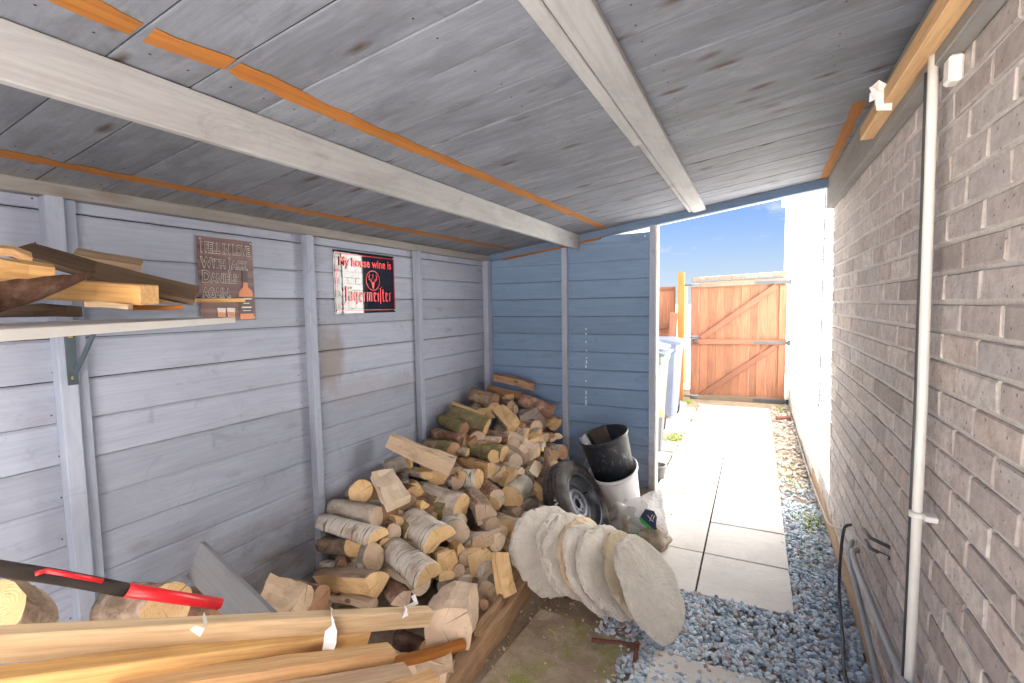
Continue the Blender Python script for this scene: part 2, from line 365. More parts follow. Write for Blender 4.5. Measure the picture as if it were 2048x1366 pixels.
def axis_matrix(p0, p1, up=(0, 0, 1)):
    """local X along p0->p1, local Z as near `up` as can be, origin in the middle"""
    p0, p1 = Vector(p0), Vector(p1); x = (p1 - p0).normalized(); z = Vector(up); z = (z - x * z.dot(x))
    if z.length < 1e-4: z = Vector((0, 1, 0)) - x * x.y
    z.normalize(); y = z.cross(x)
    m = Matrix((x, y, z)).transposed().to_4x4(); m.translation = (p0 + p1) / 2; return m
def box_bm(lx, ly, lz, bev=.002, bm=None, off=(0, 0, 0)):
    own = bm is None; bm = bm or bmesh.new()
    r = bmesh.ops.create_cube(bm, size=1); vs = r['verts']
    for v in vs: v.co = Vector((v.co.x * lx + off[0], v.co.y * ly + off[1], v.co.z * lz + off[2]))
    if bev > 0:
        es = list({e for v in vs for e in v.link_edges}); bmesh.ops.bevel(bm, geom=es, offset=min(bev, lx * .3, ly * .3, lz * .3), segments=1, affect='EDGES')
    return bm
def timber(name, p0, p1, w, h, mat, parent=None, up=(0, 0, 1), bev=.002, rough=0, segs=0):
    L = (Vector(p1) - Vector(p0)).length
    if rough:
        bm = bmesh.new(); n = segs or max(3, int(L / .08)); rows = []
        for i in range(n + 1):
            x = -L / 2 + L * i / n; dy, dz = random.gauss(0, rough), random.gauss(0, rough); row = []
            for (sy, sz) in ((-1, -1), (0, -1.02), (1, -1), (1.01, 0), (1, 1), (0, 1.02), (-1, 1), (-1.01, 0)):
                k = .93 if abs(sy * sz) > .9 else 1
                row.append(bm.verts.new((x, sy * w / 2 * k + dy + random.gauss(0, rough * .5), sz * h / 2 * k + dz + random.gauss(0, rough * .5))))
            rows.append(row)
        for i in range(n):
            for j in range(8): bm.faces.new((rows[i][j], rows[i][(j + 1) % 8], rows[i + 1][(j + 1) % 8], rows[i + 1][j]))
        bm.faces.new(rows[0]); bm.faces.new(rows[-1][::-1])
    else: bm = box_bm(L, w, h, bev)
    return bm_obj(name, bm, mat, parent, matrix=axis_matrix(p0, p1, up))
def block(name, lo, hi, mat, parent=None, bev=.002, along='x'):
    lo, hi = Vector(lo), Vector(hi); c = (lo + hi) / 2; d = hi - lo
    if along == 'x': a, w, h, up = Vector((d.x / 2, 0, 0)), d.y, d.z, (0, 0, 1)
    elif along == 'y': a, w, h, up = Vector((0, d.y / 2, 0)), d.x, d.z, (0, 0, 1)
    else: a, w, h, up = Vector((0, 0, d.z / 2)), d.y, d.x, (1, 0, 0)
    return timber(name, c - a, c + a, w, h, mat, parent, up, bev)
def tube_bm(pts, r, n=8, bm=None, caps=True):
    bm = bm or bmesh.new(); pts = [Vector(p) for p in pts]; rings = []; prev = None
    for i, p in enumerate(pts):
        t = (pts[min(i + 1, len(pts) - 1)] - pts[max(i - 1, 0)]).normalized()
        a = prev if prev is not None else (Vector((0, 0, 1)) if abs(t.z) < .9 else Vector((1, 0, 0)))
        a = (a - t * a.dot(t)).normalized(); prev = a; b = t.cross(a); rr = r[i] if isinstance(r, (list, tuple)) else r
        rings.append([bm.verts.new(p + (a * math.cos(2 * PI * k / n) + b * math.sin(2 * PI * k / n)) * rr) for k in range(n)])
    for i in range(len(rings) - 1):
        for k in range(n): bm.faces.new((rings[i][k], rings[i][(k + 1) % n], rings[i + 1][(k + 1) % n], rings[i + 1][k]))
    if caps: bm.faces.new(rings[0][::-1]); bm.faces.new(rings[-1])
    return bm
def spline(pts, n=8):
    pts = [Vector(p) for p in pts]; q = [pts[0] * 2 - pts[1]] + pts + [pts[-1] * 2 - pts[-2]]; out = []
    for i in range(1, len(q) - 2):
        for k in range(n):
            t = k / n; a, b, c, d = q[i - 1:i + 3]
            out.append(.5 * ((2 * b) + (c - a) * t + (2 * a - 5 * b + 4 * c - d) * t * t + (3 * b - a - 3 * c + d) * t ** 3))
    return out + [pts[-1]]
def lathe_bm(prof, n=32, bm=None):
    """profile of (radius, height) around local Z"""
    bm = bm or bmesh.new(); rings = []
    for r, z in prof: rings.append([bm.verts.new((r * math.cos(2 * PI * k / n), r * math.sin(2 * PI * k / n), z)) for k in range(n)])
    for i in range(len(rings) - 1):
        for k in range(n): bm.faces.new((rings[i][k], rings[i][(k + 1) % n], rings[i + 1][(k + 1) % n], rings[i + 1][k]))
    if prof[0][0] < .02: bm.faces.new(rings[0][::-1])
    if prof[-1][0] < .02: bm.faces.new(rings[-1])
    return bm
def z_matrix(c, n, spin=0):
    n = Vector(n).normalized(); m = n.to_track_quat('Z', 'Y').to_matrix().to_4x4() @ Matrix.Rotation(spin, 4, 'Z'); m.translation = Vector(c); return m
def structure(o): o['kind'] = 'structure'; return o

# ---------------------------------------------------------------- setting
bm = bmesh.new(); vs = [bm.verts.new(p) for p in ((-400, -400, 0), (400, -400, 0), (400, 400, 0), (-400, 400, 0))]; bm.faces.new(vs)
structure(bm_obj('ground', bm, M['earth']))
# side path; pale paving unseen behind the camera is added to bounce sunlight
path = bpy.data.objects.new('paving_path', None); COL.objects.link(path); structure(path)
def slab(x0, x1, y0, y1, parent, zt=.022, mat='slab', tilt=0):
    bm = box_bm(x1 - x0, y1 - y0, .034, .003); o = bm_obj('slab', bm, M[mat], parent)
    o.matrix_local = Matrix.Translation(((x0 + x1) / 2, (y0 + y1) / 2, zt - .017)) @ Matrix.Rotation(tilt, 4, 'Y') @ Matrix.Rotation(random.gauss(0, .002), 4, 'X'); return o
bd = bm_obj('joint_bed', box_bm(.86, 4.9, .004, 0), M['dirt']); bd.location = (-.252, 5.02, .0045); structure(bd)
ys = [2.545]
for i in range(12): ys.append(2.545 + .4515 * (i + 1))
for i in range(11):
    for (a, b) in ((-.252 + .005, .189), (-.692, -.252 - .005)):
        slab(a, b, ys[i] + .0045 + random.uniform(-.002, .002), ys[i + 1] - .0045, path, .022 + random.uniform(-.002, .002), tilt=random.gauss(0, .003))
fs = bpy.data.objects.new('front_paving', None); COL.objects.link(fs); structure(fs)
slab(-.36, .10, 1.60, 2.045, fs, .024); slab(-.36, .10, 1.14, 1.595, fs, .023)
for i in range(7):
    for j in range(8): slab(-2.7 + i * .455, -2.7 + i * .455 + .45, -.45 - (j + 1) * .455, -.45 - j * .455 - .005, fs, .02)  # unseen yard slabs, added so sunlit ground throws light inside
# worn old slab in the shed floor and odd slabs beside the path
ms = bm_obj('mossy_slab', box_bm(.46, .60, .03, .006), M['mossy']); ms.location = (-.71, 1.80, .0); ms.rotation_euler.z = -.06; structure(ms)
sidep = bpy.data.objects.new('side_paving', None); COL.objects.link(sidep); structure(sidep)
for (x0, x1, y0, y1) in ((-1.15, -.72, 4.62, 4.95), (-1.12, -.71, 5.0, 5.35), (-1.3, -.72, 5.75, 6.4), (-1.35, -.74, 6.45, 7.2), (-1.3, -.9, 7.25, 7.7)):
    slab(x0, x1, y0, y1, sidep, .02 + random.uniform(-.004, .006), tilt=random.gauss(0, .01))

def pebbles(name, mat, regions, size, seed, zbase=.004, flat=.55):
    rng = np.random.default_rng(seed)
    base = bmesh.new(); bmesh.ops.create_icosphere(base, subdivisions=1, radius=1); base.verts.ensure_lookup_table()
    bv = np.array([v.co[:] for v in base.verts]); bf = np.array([[v.index for v in f.verts] for f in base.faces]); base.free()
    V = []; F = []; k = 0
    for (x0, x1, y0, y1, n, zt) in regions:
        X = rng.uniform(x0, x1, n); Y = rng.uniform(y0, y1, n)
        for i in range(n):
            s = size * rng.uniform(.55, 1.35); sc = s * np.array([1, rng.uniform(.6, .9), flat * rng.uniform(.7, 1.2)])
            p = bv * (1 + rng.normal(0, .13, (len(bv), 1))) * sc
            a = rng.uniform(0, 2 * PI); t = rng.normal(0, .45); u = rng.normal(0, .45)
            Rz = np.array([[math.cos(a), -math.sin(a), 0], [math.sin(a), math.cos(a), 0], [0, 0, 1]])
            Rx = np.array([[1, 0, 0], [0, math.cos(t), -math.sin(t)], [0, math.sin(t), math.cos(t)]])
            Ry = np.array([[math.cos(u), 0, math.sin(u)], [0, 1, 0], [-math.sin(u), 0, math.cos(u)]])
            p = p @ (Rz @ Rx @ Ry).T + np.array([X[i], Y[i], zbase + rng.uniform(0, zt)])
            V.append(p); F.append(bf + k); k += len(bv)
    me = bpy.data.meshes.new(name); me.from_pydata(np.concatenate(V).tolist(), [], np.concatenate(F).tolist())
    o = link(name, me, None, [mat]); o['kind'] = 'stuff'; return o
pebbles('gravel', M['gravel'], [(-.42, .44, 1.35, 2.56, 5600, .02), (.19, .44, 2.5, 4.05, 2300, .02), (-.62, -.2, 2.05, 2.55, 800, .014), (-.50, -.34, 1.3, 2.05, 420, .012),
                               (.1, .44, .6, 1.5, 900, .02), (.2, .44, 4.0, 4.6, 200, .01)], .0135, 3)
pebbles('rubble', M['rubble'], [(.2, .44, 4.3, 7.75, 620, .02), (-.95, -.70, 3.95, 4.6, 90, .01), (-.73, -.68, 4.6, 7.6, 90, .015)], .019, 4, flat=.4)
pebbles('wood_chips', WD['tan'][1], [(-1.02, -.5, 1.5, 2.25, 90, .006), (-1.35, -1.0, 1.4, 2.4, 150, .02), (-1.25, -.95, 2.3, 3.1, 80, .01)], .009, 8, zbase=.012, flat=.18)
pebbles('floor_debris', M['rubble'], [(-1.0, -.45, 1.45, 2.4, 70, .01), (-.9, -.5, 2.3, 3.6, 60, .01)], .007, 5, zbase=.012)
# weeds in the gravel and by the path
def weeds(spots, seed):
    rng = random.Random(seed); bm = bmesh.new()
    for (cx_, cy_, sx, sy, n, h) in spots:
        for i in range(n):
            x, y = rng.gauss(cx_, sx), rng.gauss(cy_, sy); a = rng.uniform(0, 2 * PI); l = h * rng.uniform(.5, 1.2); w = .003
            d = Vector((math.cos(a), math.sin(a), 0)); e = Vector((-d.y, d.x, 0)) * w
            b = Vector((x, y, .008)); m_ = b + d * l * .3 + Vector((0, 0, l * .6)); t = b + d * l * .9 + Vector((0, 0, l * .7))
            v = [bm.verts.new(q) for q in (b - e, b + e, m_ + e * 1.6, m_ - e * 1.6, t)]
            bm.faces.new((v[0], v[1], v[2], v[3])); bm.faces.new((v[3], v[2], v[4]))
    m = Mat('weed_green', .6, .3); m.color(m.ramp(m.island(), [(0, (.13, .2, .03)), (1, (.28, .36, .06))]))
    o = bm_obj('weeds', bm, m.m); o['kind'] = 'stuff'; return o
weeds([(.36, 3.72, .05, .10, 190, .035), (.30, 3.3, .05, .12, 60, .03), (-.76, 5.45, .04, .15, 90, .05), (-.85, 4.45, .05, .08, 40, .04), (.33, 7.5, .04, .1, 50, .05), (-.9, 7.6, .06, .05, 70, .05), (.3, 4.6, .05, .2, 60, .03)], 4)

# ---------------------------------------------------------------- brick house wall (one plane: bare brick, then painted white)
COURSE, BL, YSPLIT, YEND, WTOP = .0782, .2345, 4.27, 9.3, 4.2
bw = thing('brick_wall', 'bare grey-buff brick house wall filling the right side under the lean-to roof', 'wall', (XR, 2.5, 0))
block('mortar_bed', (XR + .0055, -3.2, 0), (XR + .24, YSPLIT, WTOP), M['mortar'], bw, 0, 'y')
pw = thing('painted_brick_wall', 'sunlit brick wall painted white beyond the lean-to, beside the gate', 'wall', (XR, 6.5, 0))
block('mortar_bed', (XR + .004, YSPLIT, 0), (XR + .24, YEND, WTOP), M['whitemortar'], pw, 0, 'y')
variants = []
for k in range(8):
    bm = box_bm(.03, BL - .011, COURSE - .0115, .0035)
    for v in bm.verts: v.co += Vector((random.gauss(0, .0008), random.gauss(0, .0014), random.gauss(0, .0013)))
    me = bpy.data.meshes.new('brick'); bm.to_mesh(me); bm.free(); me.materials.append(M['brick']); variants.append(me)
half = []
cells = []
for c in range(int(WTOP / COURSE)):
    z = COURSE * (c + .5) + .004; off = BL / 2 if c % 2 else 0
    k0 = int(-3.2 / BL) - 1
    for k in range(k0, int(YSPLIT / BL) + 2):
        y = k * BL + off + .045
        if y - BL / 2 < -3.1 or y + BL / 2 > YSPLIT + .06: continue
        cells.append((y, z))
def px_area(y, z):
    c = RW.transposed() @ (Vector((XR, y, z)) - CAMLOC)
    if c.z > -.2: return 0
    u = 1024 + FPX * c.x / -c.z; v = 683 - FPX * c.y / -c.z
    if u > 2120 or u < 1400 or v < -60 or v > 1430 or z > roof_z(.42) + .02: return 0
    return XR / (-c.z) ** 3
cells.sort(key=lambda q: -px_area(*q))
for (y, z) in cells[:300]:
    o = bpy.data.objects.new('brick', random.choice(variants)); COL.objects.link(o); o.parent = bw
    o.location = (.0145 - random.uniform(0, .0018), y - 2.5, z)
    if random.random() < .06: o.location.x += .002
    o.rotation_euler = (random.gauss(0, .004), 0, random.gauss(0, .002))
def brick_mass(cells, mat, parent, depth=.014, nm='brick'):
    V = []; F = []; k = 0
    fc = np.array([[0, 1, 2, 3], [4, 7, 6, 5], [0, 4, 5, 1], [1, 5, 6, 2], [2, 6, 7, 3], [3, 7, 4, 0]])
    for (y, z) in cells:
        j = RNG.normal(0, .0012, (8, 3)); x0 = -RNG.uniform(0, .003)
        hy, hz = (BL - .011) / 2, (COURSE - .0115) / 2
        v = np.array([[x0, -hy, -hz], [x0, hy, -hz], [x0, hy, hz], [x0, -hy, hz], [depth, -hy, -hz], [depth, hy, -hz], [depth, hy, hz], [depth, -hy, hz]]) + j + np.array([0, y, z])
        V.append(v); F.append(fc + k); k += 8
    me = bpy.data.meshes.new(nm); me.from_pydata(np.concatenate(V).tolist(), [], np.concatenate(F).tolist()); me.validate()
    o = link(nm, me, parent, [mat]); o['kind'] = 'stuff'; return o
o = brick_mass([(y - 2.5, z) for y, z in cells[300:]], M['brickstuff'], bw)
wc = []
for c in range(int(WTOP / COURSE)):
    z = COURSE * (c + .5) + .004; off = BL / 2 if c % 2 else 0
    for k in range(int(YSPLIT / BL), int(YEND / BL) + 1):
        y = k * BL + off + .045
        if y - BL / 2 > YSPLIT + .06 - BL / 2 and y + BL / 2 < YEND: wc.append((y - 6.5, z))
brick_mass(wc, M['whitebrick'], pw, .012)
block('plinth', (XR - .012, -3.1, -.02), (XR + .03, YSPLIT + .4, .115), M['plinth'], bw, .004, 'y')
# unseen block added beyond the bins to shade the path; white wall opposite stays sunlit
ob_ = thing('added_shade_block', 'unseen pale flat-topped block added left beyond the bins to shade the path', 'added_shade_block', (-2.9, 6.5, 0))
block('shade_block_body', (-4.2, 4.15, 0), (-1.66, 9.0, 2.9), M['whitemortar'], ob_, .004)
block('shade_block_top', (-4.3, 4.05, 2.902), (-1.60, 9.1, 3.0), M['whiteboard'], ob_, .01)
# downpipe and gutter end at the far corner of the white wall
dp = thing('far_downpipe', 'thin grey downpipe with hopper at the far end of the white wall', 'pipe', (.43, 9.2, 0))
bm_obj('pipe', tube_bm([(0, 0, 0), (0, 0, 3.0), (-.02, 0, 3.05)], .035, 10), M['greypipe'], dp, True)
bm_obj('hopper', box_bm(.12, .12, .14, .01, None, (-.03, 0, 3.1)), M['whitepvc'], dp)

# ---------------------------------------------------------------- the lean-to shed
shed = thing('lean_to_shed', 'grey-blue painted timber lean-to with boarded walls and sloping plank roof', 'shed', (-1, 2, 0))
PITCH = .1468
zs = [1.85 - PITCH * k for k in range(13)]
tops = [1.93] + zs
Y0 = -.6
def clad_board(name, p0, p1, zlo, zhi, mat, inward):
    """overlapping shiplap board: thick at the foot, thin at the head"""
    L = (Vector(p1) - Vector(p0)).length; h = zhi - zlo; g = .003 + random.uniform(-.001, .0015)
    bm = bmesh.new(); t = .014
    pr = [(0, 0), (.0015, .004), (.0015, h - .012), (-.004, h - g), (-t, h - g), (-t, 0)]
    n = 8; rows = []
    for i in range(n + 1):
        x = -L / 2 + L * i / n; w = random.gauss(0, .0007)
        rows.append([bm.verts.new((x, a + (w if a > -.01 else 0), b - h / 2)) for a, b in pr])
    for i in range(n):
        for j in range(len(pr)): bm.faces.new((rows[i][j], rows[i][(j + 1) % len(pr)], rows[i + 1][(j + 1) % len(pr)], rows[i + 1][j]))
    bm.faces.new(rows[0]); bm.faces.new(rows[-1][::-1])
    x = (Vector(p1) - Vector(p0)).normalized(); z = Vector((0, 0, 1)); y = z.cross(x)
    if y.dot(Vector(inward)) < 0: x = -x; y = -y
    m = Matrix((x, y, z)).transposed().to_4x4(); m.translation = (Vector(p0) + Vector(p1)) / 2 + Vector((0, 0, (zlo + zhi) / 2)) + y * random.uniform(-.001, .001)
    return bm_obj(name, bm, mat, shed, matrix=m)
for i in range(len(tops) - 1):
    lo, hi = max(tops[i + 1], .02), tops[i]
    clad_board('wall_board', (XL, Y0, 0), (XL, YB, 0), lo, hi, M['wall'], (1, 0, 0))
# backing felt behind gaps
block('wall_felt', (XL - .03, Y0, .02), (XL - .018, YB, 1.92), M['black'], shed, 0, 'y')
# back wall boards, X from corner to front post; stop short of the raked rail
bz = [.0825 + PITCH * k for k in range(-1, 16)]
for i in range(len(bz) - 1):
    lo, hi = max(bz[i], .02), bz[i + 1]
    if lo > 2.09: continue
    x1 = -.70; x0 = XL
    if hi > 1.93: x0 = max(XL, (hi - .02 - ROOF_A) / ROOF_B)
    if hi > 2.06: hi = 2.03
    if x1 - x0 < .1: continue
    clad_board('back_wall_board', (x0, YB, 0), (x1, YB, 0), lo, hi, M['back'], (0, -1, 0))
# wedge-shaped fillers under the rake on the back wall
bm = bmesh.new()
def prism(bm, pts, y0, y1):
    a = [bm.verts.new((x, y0, z)) for x, z in pts]; b = [bm.verts.new((x, y1, z)) for x, z in pts]
    bm.faces.new(a); bm.faces.new(b[::-1])
    for i in range(len(pts)): bm.faces.new((a[i], a[(i + 1) % len(pts)], b[(i + 1) % len(pts)], b[i]))
prism(bm, [(-1.08, 1.98), (-.735, 1.98), (-.735, 2.048), (-1.08, roof_z(-1.08) - .05)], YB + .003, YB + .014)
prism(bm, [(XL, 1.80), (-1.0805, 1.80), (-1.0805, roof_z(-1.08) - .03), (XL, roof_z(XL) - .03)], YB + .003, YB + .014)
o = bm_obj('raked_board', bm, M['back'], shed); o.location = (1, -2, 0)
# unseen partial end wall behind the camera, added to keep light off the left wall
for i in range(13):
    clad_board('added_end_wall_board', (XL, Y0, 0), (-1.45, Y0, 0), max(.02, bz[i]), bz[i + 1], M['back'], (0, 1, 0))
# studs
def stud(y, w=.045, d=.045, z1=1.90, mat='stud', x=XL + .002): return block('stud', (x, y - w / 2, .0), (x + d, y + w / 2, z1), M[mat], shed, .002, 'z')
for y in (-.2, 1.875, 2.815): stud(y)
stud(.815, .05, .05); stud(.862, .038, .026)
stud(3.80, .045, .05)
block('wall_felt', (XL - .0, YB + .018, .02), (-.70, YB + .03, 1.975), M['black'], shed, 0, 'x')
block('stud', (XL + .0, YB - .048, 0), (XL + .045, YB - .002, 1.93), M['stud'], shed, .002, 'z')
block('stud', (-1.445, YB - .047, 0), (-1.40, YB - .002, 1.965), M['stud'], shed, .002, 'z')
block('corner_post', (-.733, YB - .05, 0), (-.688, YB - .004, roof_z(-.7) - .055), M['stud'], shed, .002, 'z')
block('post_lit_edge', (-.688, YB - .052, 0), (-.674, YB + .03, roof_z(-.7) - .06), M['whiteboard'], shed, .002, 'z')  # white strip standing in for sunlight on the post's edge
block('sole_plate', (XL + .002, Y0, 0), (XL + .05, YB - .05, .05), M['stud'], shed, .002, 'y')
block('sole_plate', (XL + .05, YB - .045, 0), (-.735, YB - .003, .05), M['stud'], shed, .002, 'x')
block('skirting_board', (XL - .014, Y0, 0), (XL - .001, YB, .0875), M['wall'], shed, .001, 'y')
block('wall_plate', (XL + .001, Y0, 1.888), (XL + .052, YB - .0, 1.934), M['plate'], shed, .002, 'y')
# raked rail along the roof's far edge with a pale outer trim
def rake(x0, x1, dz0, dz1, y0, y1, mat, name):
    bm = bmesh.new(); prism(bm, [(x0, roof_z(x0) + dz0), (x1, roof_z(x1) + dz0), (x1, roof_z(x1) + dz1), (x0, roof_z(x0) + dz1)], y0, y1)
    o = bm_obj(name, bm, mat, shed); o.location = (1, -2, 0); return o
rake(XL, XR - .01, -.056, -.001, YB - .035, YB + .012, M['rail'], 'rake_rail')
rake(XL - .05, XR - .01, -.05, .03, YB + .063, YB + .08, M['whiteboard'], 'fascia')
rake(-2.0, -1.12, -.072, -.057, YB - .03, YB - .012, M['bare'], 'unpainted_edge')
# roof boards run up the slope
joints = [-.61, -.43, -.26, -.1, .06, .23, .42, .61, .79, .975, 1.155, 1.342, 1.53, 1.706, 1.85, 1.985, 2.161, 2.342, 2.514, 2.667, 2.854, 3.04, 3.206, 3.38, 3.56, 3.74, 3.935]
xa, xb = XL - .06, XR - .004
for i in range(len(joints) - 1):
    a, b = joints[i], joints[i + 1]; g = random.choice((.0055, .0065, .008, .010)); y = (a + b) / 2; dz = random.uniform(-.0015, .0015)
    p0 = Vector((xa, y, roof_z(xa) + .009 + dz)); p1 = Vector((xb, y, roof_z(xb) + .009 + dz))
    if i: timber('joint_tongue', (xa, a, roof_z(xa) + .011), (xb, a, roof_z(xb) + .011), .0052, .012, M['black'], shed, (0, 0, 1), 0)
    timber('roof_board', p0, p1, (b - a) - g, .018, M['ceil'], shed, (0, 0, 1), .001)
timber('roof_felt', (xa, (Y0 + 3.95) / 2, roof_z(xa) + .034), (xb, (Y0 + 3.95) / 2, roof_z(xb) + .034), 3.95 - Y0, .008, M['black'], shed, (0, 0, 1), 0)
# bare stripes where old battens were pulled off
def stripe(pts, w, nm='bare_stripe', mat='bare'):
    for (x0, y0), (x1, y1), ww in pts:
        p0 = Vector((x0, y0, roof_z(x0) - .0022)); p1 = Vector((x1, y1, roof_z(x1) - .0022))
        n = max(4, int((p1 - p0).length / .035)); bm = bmesh.new(); rows = []; L = (p1 - p0).length; wob = random.uniform(0, 6)
        for i in range(n + 1):
            e0, e1 = ww / 2 * (1 + .09 * math.sin(i * .9 + wob) + random.gauss(0, .07)), ww / 2 * (1 + .08 * math.sin(i * .6 + wob * 2) + random.gauss(0, .07)); x = -L / 2 + L * i / n
            rows.append([bm.verts.new((x, a, b)) for a, b in ((-e0, -.0006), (e1, -.0006), (e1, .0006), (-e0, .0006))])
        for q0, q1 in zip(rows, rows[1:]):
            for j in range(4): bm.faces.new((q0[j], q0[(j + 1) % 4], q1[(j + 1) % 4], q1[j]))
        bm.faces.new(rows[0]); bm.faces.new(rows[-1][::-1]); bm_obj(nm, bm, M[mat], shed, matrix=axis_matrix(p0, p1, (-ROOF_B, 0, 1)))
stripe([((-1.155, .1), (-1.152, .60), 0.06), ((-1.152, .625), (-1.133, .79 - .003), 0.058), ((-1.137, .80), (-1.143, 1.18), 0.061), ((-1.143, 1.185), (-1.117, 2.05), 0.058), ((-1.117, 2.055), (-1.085, 3.05), 0.056), ((-1.085, 3.055), (-1.078, 3.80), .05)], .03)
stripe([((-1.985, .1), (-1.98, .85), .052), ((-1.98, .853), (-1.965, 1.83), .052), ((-1.965, 1.833), (-1.93, 2.8), .052), ((-1.93, 2.803), (-1.88, 3.78), .052)], .03)
stripe([((.355, 2.42), (.375, 3.8), .05)], .03)
# purlins
timber('purlin', (-1.304, Y0, roof_z(-1.304) - .060), (-1.304, YB - .036, roof_z(-1.304) - .060), .028, .117, M['beam'], shed, (0, 0, 1), .003)
timber('purlin', (-.382, Y0, roof_z(-.382) - .016), (-.382, YB + .012, roof_z(-.382) - .016), .088, .030, M['beam'], shed, (-ROOF_B, 0, 1), .003)
timber('packing_batten', (-.4475, Y0, roof_z(-.4475) - .0165), (-.4475, 2.08, roof_z(-.4475) - .0165), .040, .031, M['beam'], shed, (-ROOF_B, 0, 1), .003)
timber('packing_batten', (-.442, 2.085, roof_z(-.442) - .012), (-.442, YB - .036, roof_z(-.442) - .012), .026, .022, M['beam'], shed, (-ROOF_B, 0, 1), .003)
block('ledger_board', (XR - .046, Y0, 2.105), (XR - .002, 3.90, roof_z(XR - .046) - .002), M['plate'], shed, .003, 'y')
nm_ = plain('dull_nail', (.035, .033, .035), .8, .1)
bm = bmesh.new()
def nail(p, nrm):
    n = Vector(nrm).normalized(); a = n.orthogonal().normalized(); b = n.cross(a); q = Vector(p) + n * .0012
    bm.faces.new([bm.verts.new(q + (a * math.cos(k * PI / 3) + b * math.sin(k * PI / 3)) * .0032) for k in range(6)])
for i in range(len(joints) - 1):
    for x in (-2.08, -1.9, -1.22, -.7, -.27, .2):
        for f in (.25, .75): nail((x + random.gauss(0, .01), joints[i] + (joints[i + 1] - joints[i]) * f + random.gauss(0, .006), roof_z(x) - .0015), (ROOF_B, 0, -1))
for k in range(12):
    for y in (.78, 1.80, 1.95, 2.74, 2.89, 3.72): nail((XL + .003, y + random.gauss(0, .006), zs[k] + .03), (1, 0, 0))
    for x in (-1.39 + .02, -1.47, -.77): nail((x, YB - .003, bz[min(k + 1, 13)] + .03), (0, -1, 0))
o = bm_obj('nail_heads', bm, nm_, shed); o.location = (1, -2, 0); o['kind'] = 'stuff'
# nail-hole light dots and drips on the back wall, painted on as white spots
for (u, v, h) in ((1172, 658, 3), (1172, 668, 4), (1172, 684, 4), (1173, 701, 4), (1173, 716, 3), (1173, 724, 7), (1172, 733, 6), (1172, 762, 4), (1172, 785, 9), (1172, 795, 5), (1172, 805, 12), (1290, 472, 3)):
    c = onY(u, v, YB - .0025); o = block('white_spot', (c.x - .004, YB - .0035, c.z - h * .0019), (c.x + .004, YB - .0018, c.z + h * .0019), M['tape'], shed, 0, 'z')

# new timber batten hung under the ledger, with torn tape
nb = thing('new_batten', 'clean orange softwood batten fixed under the roof along the ledger at top right', 'batten', (.382, 1, 2.16))
timber('batten_length', (.382, Y0, 2.162), (.382, 2.43, 2.162), .046, .052, M['newwood'], nb, (0, 0, 1), .003)
def tape_strip(name, pts, nrm, w, parent, mat=M['tape']):
    bm = bmesh.new(); rows = []
    for i, p in enumerate(pts):
        t = (Vector(pts[min(i + 1, len(pts) - 1)]) - Vector(pts[max(0, i - 1)])).normalized(); s = t.cross(Vector(nrm)).normalized() * (w / 2) * random.uniform(.85, 1.1)
        rows.append((bm.verts.new(Vector(p) - s), bm.verts.new(Vector(p) + s)))
    for a, b in zip(rows, rows[1:]): bm.faces.new((a[0], a[1], b[1], b[0]))
    r = bmesh.ops.extrude_face_region(bm, geom=bm.faces[:]); bmesh.ops.translate(bm, vec=Vector(nrm).normalized() * .0008, verts=[g for g in r['geom'] if isinstance(g, bmesh.types.BMVert)])
    return bm_obj(name, bm, mat, parent)
for k in range(1):
    b = Vector((.382, 2.02, 2.162)); l = nb.location
    tape_strip('torn_tape', [b + Vector(q) - l for q in ((.0, .0, -.0285), (-.0245, .0, -.028), (-.0250, .0, .0), (-.027, .004, .022), (-.036, .012, .034), (-.042, .0, .022), (-.052, .018, .018))], (0, -1, 0), .045, nb)
    tape_strip('torn_tape', [b + Vector(q) - l for q in ((-.0245, .05, -.02), (-.034, .055, .0), (-.036, .05, .02), (-.05, .07, .025))], (-1, 0, 0), .03, nb)

# ---------------------------------------------------------------- things on the brick wall
wp = thing('white_waste_pipe', 'upright white plastic pipe with a clip on the brick wall', 'pipe', (.405, 1.655, 0))
bm_obj('pipe', tube_bm([(0, 0, 0), (0, .0, 1.2), (.0, .035, 2.0), (.0, .04, 2.14)], .012, 16), M['whitepvc'], wp, True)
bm_obj('pipe_shadow_strip', tube_bm([(-.0105, .012, .01), (-.0105, .012, 1.2), (-.0105, .047, 2.0), (-.0105, .052, 2.1)], .0055, 8), M['iron'], wp, True)  # dark tube standing in for the shadow line beside the pipe
bm_obj('clip', tube_bm([(0, 0, .905), (0, 0, .92)], .0185, 16), M['whitepvc'], wp, True)
bm_obj('clip_lug', box_bm(.03, .035, .016, .003, None, (.022, -.022, .915)), M['whitepvc'], wp)
bm_obj('top_bracket', box_bm(.03, .05, .065, .006, None, (.026, -.02, 2.07)), M['whitepvc'], wp)
def cable(name, label, pts, r, mat, cat='cable', group=None, n=6):
    o = bm_obj(name, tube_bm(spline(pts, 6), r, n), mat, None, True); return tag(o, label, cat, group)
X_ = XR - .02
cable('conduit_pipe', 'upper of two grey pipes running along the foot of the brick wall', [(X_, 2.60, .375), (X_ - .03, 2.50, .38), (X_ - .035, 2.0, .40), (X_ - .035, 1.6, .425), (X_ - .035, .9, .44)], .013, M['greypipe'], 'pipe')
cable('conduit_pipe', 'lower of two grey pipes running along the foot of the brick wall', [(X_, 2.72, .36), (X_ - .028, 2.6, .33), (X_ - .03, 2.3, .27), (X_ - .03, 1.95, .19), (X_ - .03, 1.5, .10)], .011, M['greypipe'], 'pipe')
